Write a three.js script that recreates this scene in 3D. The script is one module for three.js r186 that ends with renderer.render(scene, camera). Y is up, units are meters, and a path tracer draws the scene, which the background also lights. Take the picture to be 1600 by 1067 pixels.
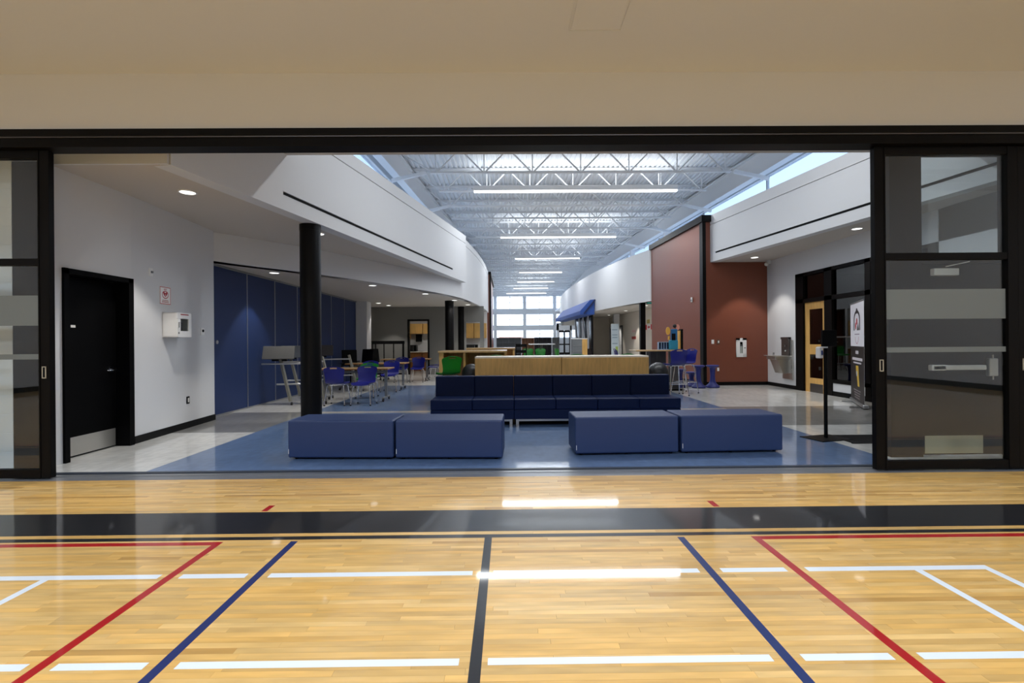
import * as THREE from 'three';
import { RoundedBoxGeometry } from 'three/addons/geometries/RoundedBoxGeometry.js';
import { mergeGeometries } from 'three/addons/utils/BufferGeometryUtils.js';
import { RectAreaLightUniformsLib } from 'three/addons/lights/RectAreaLightUniformsLib.js';

// ---------------------------------------------------------------- camera, sky, exposure
const scene = new THREE.Scene();
const FOCAL = 750, EYE = 1.33;
const camera = new THREE.PerspectiveCamera(2 * Math.atan(533.5 / FOCAL) * 180 / Math.PI, 1600 / 1067, 0.05, 400);
camera.rotation.order = 'YXZ';
camera.position.set(0, EYE, 0);
camera.rotation.set(0, -0.008, -0.0078);
camera.updateMatrixWorld();
scene.background = new THREE.Color().setRGB(3.5, 4.1, 5.0);      // bright overcast winter sky
const renderer = new THREE.WebGLRenderer();
renderer.toneMapping = THREE.LinearToneMapping;
renderer.toneMappingExposure = 1.0;
renderer.shadowMap.enabled = true;
RectAreaLightUniformsLib.init();
const LEVEL = { gym: 14.2, linear: 62, linearUp: 14, down: 11, downLow: 7.5, kitchen: 2.2, office: 0.5, far: 1 };

// large area lights of the gym (high bays, over and behind the camera)
const GYM_BAYS = [];
for (const z of [-1.3, 1.5, 9]) for (const x of [-6.9, -2.5, 1.9, 6.3]) GYM_BAYS.push([x, 7.62, z]);
for (const [x, y, z] of GYM_BAYS) areaLight(x, y - 0.06, z, 2.2, 1.1, LEVEL.gym, [0.83, 0.985, 1.22], -1);

function areaLight(x, y, z, w, h, level, [r, g, b], dir, turn = 0) {
  const l = new THREE.RectAreaLight(new THREE.Color().setRGB(r, g, b), level, w, h);
  l.position.set(x, y, z);
  l.rotation.order = 'YXZ';
  l.rotation.set(dir * Math.PI / 2, turn, 0);
  scene.add(l);
  return l;
}

// ---------------------------------------------------------------- helpers
let seed = 20241;
const rnd = () => { seed = (seed * 1664525 + 1013904223) >>> 0; return seed / 4294967296; };
const rr = (a, b) => a + (b - a) * rnd();
const s255 = (r, g, b) => new THREE.Color().setRGB(r / 255, g / 255, b / 255, THREE.SRGBColorSpace);
function ray(px, py) { return new THREE.Vector3((px - 800) / FOCAL, (533.5 - py) / FOCAL, -1).applyQuaternion(camera.quaternion); }
function onY(px, py, y) { const d = ray(px, py), t = (y - EYE) / d.y; return [d.x * t, -d.z * t]; }        // [X, D] on a level plane
function onD(px, py, D) { const d = ray(px, py), t = -D / d.z; return [d.x * t, EYE + d.y * t]; }            // [X, height] on a plane across the view
const xAt = (px, D) => onD(px, 533, D)[0];
const used = new Map();
function numbered(n) { const k = used.get(n) || 0; used.set(n, k + 1); return k ? n + '_' + String(k).padStart(3, '0') : n; }
function mesh(name, geo, mat, parent) {
  const m = new THREE.Mesh(Array.isArray(geo) ? mergeGeometries(geo.map((g) => (g.index ? g.toNonIndexed() : g)), false) : geo, mat);
  m.castShadow = m.receiveShadow = true;
  if (parent) m.name = name; else { m.name = numbered(name); }
  (parent || scene).add(m);
  return m;
}
function tag(o, label, category, group, kind) {
  o.userData = { label, category };
  if (group) o.userData.group = group;
  if (kind) o.userData.kind = kind;
  return o;
}
function thing(name, label, category, [x, y, D] = [0, 0, 0], turn = 0, group, kind) {
  const o = new THREE.Group();
  o.name = numbered(name); o.position.set(x, y, -D); o.rotation.y = turn;
  scene.add(o);
  return tag(o, label, category, group, kind);
}
function struct(name, label, category, geo, mat) { return tag(mesh(name, geo, mat), label, category, null, 'structure'); }
function dup(o, [x, y, D], turn, label, group) {
  const r = o.clone(); r.name = numbered(o.name.replace(/_\d{3}$/, ''));
  r.position.set(x, y, -D); r.rotation.y = turn; r.userData = { ...o.userData };
  if (label) r.userData.label = label;
  if (group) r.userData.group = group;
  scene.add(r);
  return r;
}
function wuv(g, s = 1, ox = 0, oy = 0, swap = false) {          // texture coordinates in metres, by the way each face points
  const p = g.attributes.position, n = g.attributes.normal, uv = new Float32Array(p.count * 2);
  for (let i = 0; i < p.count; i++) {
    const ax = Math.abs(n.getX(i)), ay = Math.abs(n.getY(i)), az = Math.abs(n.getZ(i));
    let u, v;
    if (ay >= ax && ay >= az) { u = p.getX(i); v = p.getZ(i); } else if (ax >= az) { u = p.getZ(i); v = p.getY(i); } else { u = p.getX(i); v = p.getY(i); }
    if (swap) [u, v] = [v, u];
    uv[2 * i] = u * s + ox; uv[2 * i + 1] = v * s + oy;
  }
  g.setAttribute('uv', new THREE.BufferAttribute(uv, 2));
  return g;
}
const bx = (w, h, d, x = 0, y = 0, z = 0) => wuv(new THREE.BoxGeometry(w, h, d).translate(x, y, z));
const b2 = (x0, x1, y0, y1, D0, D1) => bx(x1 - x0, y1 - y0, D1 - D0, (x0 + x1) / 2, (y0 + y1) / 2, -(D0 + D1) / 2);   // by limits
const rb = (w, h, d, r, x = 0, y = 0, z = 0, seg = 2) => wuv(new RoundedBoxGeometry(w, h, d, seg, r).translate(x, y, z));
const cyl = (r0, r1, h, x = 0, y = 0, z = 0, n = 20) => new THREE.CylinderGeometry(r0, r1, h, n).translate(x, y, z);
const tube = (pts, r, n = 8, seg = 0) => new THREE.TubeGeometry(new THREE.CatmullRomCurve3(pts.map((p) => new THREE.Vector3(...p)), false, 'catmullrom', 0.15), seg || pts.length * 5, r, n);
function rod(a, b, r, n = 8) {
  const A = new THREE.Vector3(...a), B = new THREE.Vector3(...b), d = B.clone().sub(A), g = new THREE.CylinderGeometry(r, r, d.length(), n);
  g.applyQuaternion(new THREE.Quaternion().setFromUnitVectors(new THREE.Vector3(0, 1, 0), d.normalize()));
  return g.translate((a[0] + b[0]) / 2, (a[1] + b[1]) / 2, (a[2] + b[2]) / 2);
}
function bar(a, b, w, h) {                                       // square bar between two points
  const A = new THREE.Vector3(...a), B = new THREE.Vector3(...b), d = B.clone().sub(A), g = new THREE.BoxGeometry(w, h, d.length());
  const m = new THREE.Matrix4().lookAt(B, A, new THREE.Vector3(0, 1, 0.001));
  return wuv(g.applyMatrix4(m).translate((a[0] + b[0]) / 2, (a[1] + b[1]) / 2, (a[2] + b[2]) / 2));
}
const lathe = (pts, n = 28) => new THREE.LatheGeometry(pts.map(([r, y]) => new THREE.Vector2(r, y)), n);
function prism(plan, y0, y1) {                                    // plan outline [[X, D] ...] extruded from y0 up to y1
  const sh = new THREE.Shape(plan.map(([x, D]) => new THREE.Vector2(x, D)));
  return wuv(new THREE.ExtrudeGeometry(sh, { depth: y1 - y0, bevelEnabled: false }).rotateX(-Math.PI / 2).translate(0, y0, 0));
}
const curve = (pts, n) => new THREE.CatmullRomCurve3(pts.map(([x, D]) => new THREE.Vector3(x, 0, D))).getSpacedPoints(n).map((p) => [p.x, p.z]);

// ---------------------------------------------------------------- textures
function noiseGrid(n) { const a = new Float32Array(n * n); for (let i = 0; i < n * n; i++) a[i] = rnd(); return a; }
const NG = 64, GRID = noiseGrid(NG);
function vnoise(x, y, wx, wy) {
  const xi = Math.floor(x), yi = Math.floor(y), fx = x - xi, fy = y - yi, sx = fx * fx * (3 - 2 * fx), sy = fy * fy * (3 - 2 * fy);
  const at = (i, j) => GRID[(((j % wy) + wy) % wy % NG) * NG + ((i % wx) + wx) % wx % NG];
  return (at(xi, yi) * (1 - sx) + at(xi + 1, yi) * sx) * (1 - sy) + (at(xi, yi + 1) * (1 - sx) + at(xi + 1, yi + 1) * sx) * sy;
}
function tex(n, f, srgb = true) {
  const data = new Uint8Array(n * n * 4);
  for (let j = 0; j < n; j++) for (let i = 0; i < n; i++) {
    const c = f(i / n, j / n), k = (j * n + i) * 4;
    for (let q = 0; q < 3; q++) data[k + q] = Math.max(0, Math.min(255, c[q] * 255));
    data[k + 3] = 255;
  }
  const t = new THREE.DataTexture(data, n, n);
  t.wrapS = t.wrapT = THREE.RepeatWrapping; t.magFilter = THREE.LinearFilter;
  if (srgb) t.colorSpace = THREE.SRGBColorSpace;
  t.needsUpdate = true;
  return t;
}
const grainTex = tex(512, (u, v) => {
  const a = vnoise(u * 6, v * 40, 6, 40), b = vnoise(u * 16, v * 62, 16, 62), c = vnoise(u * 3, v * 9, 3, 9);
  const g = 0.84 + 0.1 * a + 0.05 * b + 0.07 * (c - 0.5);
  return [g, g * 0.985, g * 0.95];
});
const veneerTex = tex(512, (u, v) => {
  const a = vnoise(u * 50, v * 4, 50, 4), b = vnoise(u * 62, v * 14, 62, 14), c = vnoise(u * 5, v * 3, 5, 3);
  const g = 0.88 + 0.07 * a + 0.04 * b + 0.05 * (c - 0.5);
  return [g, g * 0.99, g * 0.96];
});
const speckTex = tex(512, (u, v) => {
  const a = vnoise(u * 62, v * 62, 62, 62), b = vnoise(u * 20, v * 20, 20, 20), c = rnd();
  const g = 0.9 + 0.05 * a + 0.03 * b + 0.05 * (c - 0.5);
  return [g, g, g];
});
const linoTex = tex(512, (u, v) => {                               // marbled sheet flooring
  const a = vnoise(u * 40, v * 14, 40, 14), b = vnoise(u * 14, v * 50, 14, 50), c = vnoise(u * 5, v * 5, 5, 5);
  const g = 0.86 + 0.08 * a + 0.06 * b + 0.05 * c;
  return [g, g, g];
});
const clothTex = tex(256, (u, v) => { const g = 0.9 + 0.1 * rnd(); return [g, g, g]; });
const bumpTex = tex(256, (u, v) => { const g = 0.5 + 0.3 * (vnoise(u * 60, v * 60, 60, 60) - 0.5) + 0.4 * (rnd() - 0.5); return [g, g, g]; }, false);
const waveTex = tex(256, (u, v) => { const g = 0.6 * vnoise(u * 5, v * 12, 5, 12) + 0.4 * vnoise(u * 11, v * 30, 11, 30); return [g, g, g]; }, false);
function rep(t, x, y) { const c = t.clone(); c.repeat.set(x, y); c.needsUpdate = true; return c; }
function canvasTex(w, h, draw) {
  const c = document.createElement('canvas'); c.width = w; c.height = h;
  draw(c.getContext('2d'), w, h);
  const t = new THREE.CanvasTexture(c); t.colorSpace = THREE.SRGBColorSpace;
  return t;
}

// ---------------------------------------------------------------- materials
const std = (color, roughness = 0.6, o = {}) => new THREE.MeshStandardMaterial({ color, roughness, ...o });
const phy = (color, roughness, o = {}) => new THREE.MeshPhysicalMaterial({ color, roughness, ...o });
const paintBump = { bumpMap: rep(bumpTex, 3, 3), bumpScale: 0.0006 };
const M = {
  wall: std(s255(214, 215, 217), 0.65, paintBump),
  ceil: std(s255(196, 189, 181), 0.8, paintBump),
  gymWall: std(s255(214, 215, 217), 0.6, paintBump),
  block: std(s255(246, 247, 246), 0.55, paintBump),
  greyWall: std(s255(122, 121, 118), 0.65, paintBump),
  beige: std(s255(222, 214, 202), 0.7, paintBump),
  red: phy(s255(122, 68, 50), 0.4, paintBump),
  black: phy(s255(10, 10, 11), 0.4, { specularIntensity: 0.35 }),
  blackMatte: phy(s255(12, 12, 13), 0.7, { specularIntensity: 0.3 }),
  bronze: phy(s255(11, 9, 8), 0.45, { specularIntensity: 0.22 }),
  doorBlack: phy(s255(4, 4, 5), 0.6, { specularIntensity: 0.15 }),
  doorGrey: phy(s255(30, 30, 32), 0.55, { specularIntensity: 0.3 }),
  base: phy(s255(8, 8, 9), 0.45, { specularIntensity: 0.3 }),
  steel: std(s255(196, 194, 188), 0.3, { metalness: 0.75 }),
  steelDark: std(s255(120, 118, 116), 0.35, { metalness: 1 }),
  chrome: std(s255(225, 225, 228), 0.12, { metalness: 1 }),
  alu: std(s255(175, 177, 180), 0.35, { metalness: 0.9 }),
  aluPaint: std(s255(128, 126, 116), 0.45),
  roofWhite: std(s255(234, 236, 238), 0.5),
  deck: std(s255(232, 236, 240), 0.45),
  maple: std(s255(230, 182, 108), 0.42, { map: veneerTex }),
  mapleTop: phy(s255(214, 176, 124), 0.3, { map: veneerTex, clearcoat: 0.4, clearcoatRoughness: 0.15 }),
  mapleDark: std(s255(150, 96, 44), 0.45, { map: veneerTex }),
  edge: std(s255(232, 222, 205), 0.35),
  navy: phy(s255(14, 30, 68), 0.5, { specularIntensity: 0.35, map: rep(clothTex, 6, 6), bumpMap: rep(bumpTex, 5, 5), bumpScale: 0.0008 }),
  benchBlue: phy(s255(40, 62, 108), 0.5, { map: rep(clothTex, 6, 6), bumpMap: rep(bumpTex, 5, 5), bumpScale: 0.0008 }),
  partition: std(s255(22, 48, 98), 0.55, { map: rep(clothTex, 4, 4) }),
  shellBlue: std(s255(20, 26, 118), 0.35),
  shellGreen: std(s255(24, 128, 34), 0.35),
  stoolBlue: std(s255(34, 42, 116), 0.5),
  rubber: std(s255(20, 20, 21), 0.5),
  ball: std(s255(34, 34, 36), 0.38),
  white: std(s255(235, 235, 234), 0.4),
  plate: std(s255(228, 226, 220), 0.4),
  grey: std(s255(120, 122, 124), 0.5),
  greyTop: std(s255(150, 150, 150), 0.5),
  glass: phy(s255(242, 245, 245), 0, { transmission: 1, thickness: 0, ior: 1.5 }),
  clearGlass: phy(s255(250, 251, 252), 0, { transmission: 1, thickness: 0, ior: 1.45 }),
  skyGlass: phy(s255(186, 194, 202), 0, { transmission: 1, thickness: 0, ior: 1.4 }),
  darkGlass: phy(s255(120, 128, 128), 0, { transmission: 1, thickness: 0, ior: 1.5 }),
  frost: phy(s255(150, 157, 154), 0.85, { transmission: 0.5, thickness: 0 }),
  awning: std(s255(36, 74, 150), 0.6),
  snow: std(s255(240, 242, 246), 0.9),
};
const glow = (r, g, b, k) => new THREE.MeshStandardMaterial({ color: 0xffffff, emissive: new THREE.Color().setRGB(r, g, b), emissiveIntensity: k, roughness: 0.6 });
const lampGlow = glow(1, 0.99, 0.97, 3.5), downGlow = glow(1, 0.98, 0.93, 3);
const floorMat = (c, rough = 0.08) => phy(c, 0.4, { map: rep(linoTex, 0.7, 0.7), clearcoat: 0.8, clearcoatRoughness: rough, bumpMap: rep(waveTex, 1.2, 1.2), bumpScale: 0.0002 });
const F = { blue: floorMat(s255(100, 126, 164)), white: floorMat(s255(222, 221, 216)), grey: floorMat(s255(140, 139, 136)), sand: floorMat(s255(196, 190, 180)) };
const woodLook = { roughness: 0.4, map: grainTex, clearcoat: 0.85, clearcoatRoughness: 0.05, bumpMap: rep(waveTex, 1.5, 3), bumpScale: 0.00018 };

// ================================================================ GYM
// ---- floor: maple strips, painted lines
const GX0 = -13.7, GX1 = 12.3, GZ1 = 15, WOOD = 4.73;
const gymFloor = thing('floor', 'glossy maple strip gym floor with painted court lines', 'floor', [0, 0, 0], 0, null, 'structure');
const plankTone = (k) => { const t = k; return new THREE.Color().setRGB(0.8 * t[0], 0.5 * t[1], 0.17 * t[2]); };
const TONES = [];
for (let i = 0; i < 12; i++) { const l = 0.9 + 0.2 * (i / 11), w = (i * 5 % 12) / 11; TONES.push([l * (1 + 0.02 * w), l * (1.02 - 0.07 * w), l * (1.1 - 0.3 * w)]); }
TONES.push([0.78, 0.7, 0.58], [1.12, 1.16, 1.3]);
const plankMats = TONES.map((t) => new THREE.MeshPhysicalMaterial({ color: plankTone(t), ...woodLook }));
const woodPlain = new THREE.MeshPhysicalMaterial({ color: plankTone([1, 1, 1]), ...woodLook });
const woodMixed = new THREE.MeshPhysicalMaterial({ color: 0xffffff, vertexColors: true, ...woodLook });
const PX0 = -7.2, PX1 = 7.2, PD0 = 1.5;
mesh('subfloor', [b2(GX0, GX1, -0.2, -0.02, -GZ1, WOOD), b2(GX0, PX0, -0.02, 0, -GZ1, WOOD), b2(PX1, GX1, -0.02, 0, -GZ1, WOOD), b2(PX0, PX1, -0.02, 0, -GZ1, PD0)], woodPlain, gymFloor);
{
  const strips = [], ROW = 0.038;
  for (let D = PD0, r = 0; D < WOOD - 0.001; D += ROW, r++) {
    const D1 = Math.min(D + ROW, WOOD);
    let x = PX0 - rr(0, 0.9);
    while (x < PX1) {
      const L = rr(0.35, 1.25), a = Math.max(x, PX0), b = Math.min(x + L, PX1);
      const k = rnd() < 0.05 ? 12 : rnd() < 0.1 ? 13 : Math.floor(rnd() * 12);
      if (b - a > 0.02) {
        const half = 1.09 * (D + D1) / 2, vis = Math.max(0, Math.min(b, half) - Math.max(a, -half));
        strips.push({ a, b, D, D1, k, share: D < 1.86 ? 0 : vis / (D * D * D) });
      }
      x += L;
    }
  }
  const order = [...strips].sort((p, q) => q.share - p.share);
  const named = new Set(order.slice(0, 300)), rest = [];
  for (const s of strips) {
    const top = -0.0002 * rnd(), g = b2(s.a + 0.0004, s.b - 0.0004, -0.02, top, s.D + 0.0003, s.D1 - 0.0003);
    wuv(g, 0.8, rnd(), rnd());
    if (named.has(s)) mesh('plank', g, plankMats[s.k], gymFloor);
    else {
      const c = plankTone(TONES[s.k]), col = new Float32Array(g.attributes.position.count * 3);
      for (let i = 0; i < col.length; i += 3) { col[i] = c.r; col[i + 1] = c.g; col[i + 2] = c.b; }
      g.setAttribute('color', new THREE.BufferAttribute(col, 3));
      rest.push(g);
    }
  }
  mesh('plank_field', rest, woodMixed, gymFloor).userData.kind = 'stuff';
}
const paint = (c, bump = true) => phy(c, 0.4, { clearcoat: 0.85, clearcoatRoughness: 0.05, ...(bump ? { bumpMap: rep(waveTex, 1.5, 3), bumpScale: 0.00018 } : {}) });
const P = { black: paint(s255(24, 24, 26)), red: paint(s255(168, 20, 24)), blue: paint(s255(22, 40, 92)), white: paint(s255(226, 230, 232)) };
const line = (x0, x1, D0, D1, m) => mesh('court_line', b2(x0, x1, -0.001, 0.0006, D0, D1), m, gymFloor);
const C0 = -0.145;
line(-9, 9, 3.37, 3.80, P.black);
line(-9, 9, 3.262, 3.315, P.black);
line(C0 - 0.0245, C0 + 0.0245, 0.4, 3.262, P.black);
for (const s of [-1, 1]) {
  line(C0 + s * 1.80 - 0.024, C0 + s * 1.80 + 0.024, 0.4, 3.185, P.red);
  line(s < 0 ? -9 : C0 + 1.776, s < 0 ? C0 - 1.776 : 9, 3.185, 3.235, P.red);
  line(C0 + s * 1.80 - 0.024, C0 + s * 1.80 + 0.024, 3.82, 3.955, P.red);
  line(C0 + s * 1.30 - 0.023, C0 + s * 1.30 + 0.023, 0.4, 3.235, P.blue);
  line(C0 + s * 2.49 - 0.022, C0 + s * 2.49 + 0.022, 0.4, 2.738, P.white);
  line(C0 + s * 2.90 - 0.022, C0 + s * 2.90 + 0.022, 0.4, 2.738, P.white);
}
for (const [D0, D1] of [[2.738, 2.787], [1.975, 2.018]]) {
  const cuts = [-2.922, -1.86, -1.74, -1.365, -1.235, -0.07, 0.05, 1.235, 1.365, 1.74, 1.86, 2.922].map((v) => v + C0);
  for (let i = 0; i < cuts.length; i += 2) line(cuts[i], cuts[i + 1], D0, D1, P.white);
}
// ---- gym shell
struct('wall_gym_left', 'white painted side wall of the gym', 'wall', b2(GX0 - 0.2, GX0, 0, 8, -GZ1, 5.05), M.gymWall);
struct('wall_gym_right', 'white painted side wall across the gym', 'wall', b2(GX1, GX1 + 0.2, 0, 8, -GZ1, 5.05), M.gymWall);
struct('wall_gym_back', 'white painted end wall of the gym', 'wall', b2(GX0, GX1, 0, 8, -GZ1 - 0.2, -GZ1), M.gymWall);
struct('baseboard_left', 'black rubber base along the gym side wall', 'baseboard', b2(GX0, GX0 + 0.012, 0, 0.14, -GZ1, 4.7), M.base);
struct('baseboard_right', 'black rubber base along the opposite gym wall', 'baseboard', b2(GX1 - 0.012, GX1, 0, 0.14, -GZ1, 4.7), M.base);
struct('ceiling_gym', 'white high ceiling of the gym', 'ceiling', b2(GX0 - 0.2, GX1 + 0.2, 7.9, 8.1, -GZ1 - 0.2, 3.2), M.gymWall);
struct('ceiling', 'white painted lower ceiling over the wide opening', 'ceiling', [b2(GX0, GX1, 3.98, 4.2, 3.0, 4.73), b2(GX0, GX1, 4.2, 8, 3.0, 3.2)], M.gymWall);
{
  const [xa] = onY(893, 27, 3.98), [xb] = onY(977, 27, 3.98);
  const t = thing('ceiling_access_panel', 'flush square access panel in the lower ceiling', 'access panel', [(xa + xb) / 2, 3.98, 3.86]);
  const w = xb - xa, d = 0.46;
  mesh('frame', [bx(w, 0.006, 0.012, 0, -0.003, d / 2), bx(w, 0.006, 0.012, 0, -0.003, -d / 2), bx(0.012, 0.006, d, w / 2, -0.003, 0), bx(0.012, 0.006, d, -w / 2, -0.003, 0)], M.gymWall, t);
  mesh('panel', bx(w - 0.04, 0.004, d - 0.04, 0, -0.002, 0), M.gymWall, t);
}
struct('wall_front', 'white painted wall band above the wide opening', 'wall', [b2(GX0, GX1, 3.42, 4.2, 4.73, 4.9), b2(GX0, -7.4, 0, 3.42, 4.73, 4.9), b2(6.9, GX1, 0, 3.42, 4.73, 4.9)], M.gymWall);
{
  const t = thing('door_track', 'black metal header track across the wide opening', 'door track', [0, 0, 0], 0, null, 'structure');
  mesh('cover', b2(-7.4, 6.9, 3.365, 3.43, 4.70, 4.9), M.bronze, t);
  mesh('rail', b2(-7.4, 6.9, 3.352, 3.366, 4.715, 4.8), M.steelDark, t);
  mesh('housing', b2(-7.4, 6.9, 3.265, 3.352, 4.73, 4.9), M.bronze, t);
}
for (const [x, y, z] of GYM_BAYS) {
  const t = thing('high_bay_light', 'white high bay light under the gym ceiling', 'light', [x, y, -z], 0, 'high bay lights of the gym');
  mesh('housing', bx(2.24, 0.1, 1.14, 0, 0.06, 0), M.white, t);
  mesh('light_lens', bx(2.2, 0.02, 1.1, 0, 0, 0), glow(0.9, 0.98, 1.1, 5), t);
  for (const q of [-0.8, 0.8]) mesh('hanger', cyl(0.01, 0.01, 0.2, q, 0.2, 0, 8), M.grey, t);
}
// ---- threshold
{
  const t = thing('trim_1', 'grey metal threshold with tracks between gym and hall floors', 'threshold', [0, 0, 0], 0, null, 'structure');
  const met = std(s255(140, 142, 146), 0.32, { metalness: 0.55 });
  mesh('plate', b2(-9, 9, -0.05, -0.001, 4.73, 4.865), met, t);
  mesh('track', b2(-9, 9, -0.05, 0.004, 4.868, 4.892), M.alu, t);
  mesh('plate', b2(-9, 9, -0.05, -0.002, 4.895, 4.965), met, t);
  mesh('groove', b2(-9, 9, -0.05, -0.008, 4.967, 4.995), M.black, t);
  mesh('edge_strip', b2(-9, 9, -0.05, 0.001, 4.997, 5.05), std(s255(60, 66, 76), 0.4), t);
}
// ---- sliding glass panels
function slidingPanel(x0, x1, D, label, pullSide) {
  const w = x1 - x0, t = thing('sliding_glass_panel', label, 'glass panel', [(x0 + x1) / 2, 0, D]);
  const S = 0.105, y0 = 0.012, y1 = 3.26;
  for (const s of [-1, 1]) mesh('stile', [rb(S, y1 - y0, 0.06, 0.004, s * (w / 2 - S / 2), (y0 + y1) / 2, 0), bx(0.012, y1 - y0, 0.07, s * (w / 2 - S + 0.004), (y0 + y1) / 2, 0)], M.bronze, t);
  for (const [a, b] of [[y0, 0.1], [2.12, 2.19], [3.18, y1]]) mesh('rail', rb(w - 2 * S, b - a, 0.06, 0.004, 0, (a + b) / 2, 0), M.bronze, t);
  mesh('pane', bx(w - 2 * S + 0.01, 2.03, 0.008, 0, 1.11, 0), M.glass, t);
  mesh('pane', bx(w - 2 * S + 0.01, 1.0, 0.008, 0, 2.685, 0), M.glass, t);
  mesh('frosted_band', bx(w - 2 * S, 0.3, 0.001, 0, 1.675, 0.0055), M.frost, t);
  mesh('frosted_band', bx(w - 2 * S, 0.052, 0.001, 0, 1.215, 0.0055), M.frost, t);
  const px = pullSide * (w / 2 - 0.055);
  const pull = mesh('flush_pull', [bx(0.04, 0.008, 0.006, px, 1.115, 0.033), bx(0.04, 0.008, 0.006, px, 1.005, 0.033), bx(0.008, 0.11, 0.006, px - 0.016, 1.06, 0.033), bx(0.008, 0.11, 0.006, px + 0.016, 1.06, 0.033)], std(s255(206, 198, 178), 0.35, { metalness: 0.5 }), t);
  mesh('recess', bx(0.026, 0.1, 0.004, px, 1.06, 0.031), M.blackMatte, pull);
  return t;
}
slidingPanel(-6.0, -4.54, 4.82, 'dark framed sliding glass panel in front of the white block pier', 1);
slidingPanel(-7.45, -6.0, 4.82, 'dark framed sliding glass panel farther along by the white block pier', 1);
slidingPanel(3.69, 5.14, 4.82, 'dark framed sliding glass panel in front of the panic bar door', -1);
slidingPanel(5.14, 6.6, 4.82, 'dark framed sliding glass panel next past the panic bar door', -1);
// ---- pass door behind the glass
{
  const D = 5.4, xa = xAt(1437, D), xb = xAt(1566, D), w = xb - xa, cx = (xa + xb) / 2;
  const t = thing('pass_door_unit', 'dark steel door with panic bar and glazed transom behind sliding glass', 'door', [cx, 0, D]);
  mesh('frame', [bx(0.36, 3.58, 0.12, -w / 2 - 0.2, 1.79, 0), bx(0.06, 3.58, 0.12, w / 2 + 0.05, 1.79, 0), bx(w + 0.06, 0.07, 0.12, 0, 2.2, 0), bx(w + 0.06, 0.18, 0.12, 0, 3.49, 0)], M.doorGrey, t);
  mesh('transom_pane', bx(w, 1.17, 0.008, 0, 2.815, 0), M.glass, t);
  const leaf = mesh('door_leaf', bx(w - 0.01, 2.15, 0.045, 0, 1.09, 0), M.doorGrey, t);
  mesh('push_bar', [rb(0.6, 0.055, 0.05, 0.01, -0.1, 1.0, 0.07), rb(0.16, 0.065, 0.06, 0.01, -w / 2 + 0.14, 1.0, 0.065)], M.plate, leaf);
  mesh('lock_case', [rb(0.1, 0.2, 0.05, 0.01, w / 2 - 0.17, 1.0, 0.05), rod([w / 2 - 0.17, 1.14, 0.06], [w / 2 - 0.17, 0.86, 0.06], 0.008)], M.steel, leaf);
  mesh('kick_plate', bx(0.66, 0.2, 0.003, -w / 2 + 0.36, 0.13, 0.024), std(s255(206, 194, 160), 0.35, { metalness: 0.3 }), leaf);
  mesh('door_closer', [rb(0.28, 0.08, 0.06, 0.008, -w / 2 + 0.24, 2.07, 0.055), bar([-w / 2 + 0.24, 2.13, 0.07], [-w / 2 + 0.42, 2.17, 0.16], 0.02, 0.008)], M.plate, leaf);
}
struct('wall_pass', 'dark grey partition behind the far sliding glass panels', 'wall', b2(5.62, 7.6, 0, 3.6, 5.34, 5.46), M.doorGrey);
// ---- white block pier seen through the glass
{
  const t = thing('wall_pier', 'white painted concrete block pier behind the sliding glass', 'wall', [0, 0, 0], 0, null, 'structure');
  mesh('mortar', b2(-8.0, -5.285, 0, 3.3, 5.165, 5.35), M.block, t);
  for (let k = 0; k < 17; k++) for (let i = 0; i < 4; i++) {
    const off = k % 2 ? 0.2 : 0, x1 = Math.min(-5.28, -5.28 - i * 0.4 + off), x0 = -5.28 - (i + 1) * 0.4 + off;
    const y0 = k * 0.2, y1 = Math.min(y0 + 0.192, 3.3);
    if (y1 - y0 > 0.03) mesh('block', b2(x0 + 0.004, x1 - 0.004, y0 + 0.004, y1, 5.16, 5.25), M.block, t);
  }
}

// ================================================================ HALL
// ---- floor
{
  const t = thing('floor', 'glossy sheet floor of the hall in blue, white and grey fields', 'floor', [0, 0, 0], 0, null, 'structure');
  const f = (n, plan, m) => mesh(n, prism(plan, -0.2, 0), m, t);
  const R = (x0, x1, D0, D1) => [[x0, D0], [x1, D0], [x1, D1], [x0, D1]];
  f('blue_field', R(-3.8, 4.2, 5.05, 9.1), F.blue);
  f('sand_strip', R(-3.8, 4.2, 9.1, 9.32), F.sand);
  f('blue_field', R(-3.8, 4.2, 9.32, 14.8), F.blue);
  f('white_field', R(-8, -3.8, 5.05, 7.22), F.white);
  f('grey_field', R(-8, -3.8, 7.22, 9.3), F.grey);
  f('white_field', R(-8, -3.8, 9.3, 14.8), F.white);
  f('white_field', R(4.2, 13, 5.05, 7.4), F.white);
  f('grey_field', R(4.2, 13, 7.4, 9.5), F.grey);
  f('white_field', R(4.2, 13, 9.5, 14.8), F.white);
  f('white_field', R(-8, 13, 14.8, 56), F.white);
}
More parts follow.
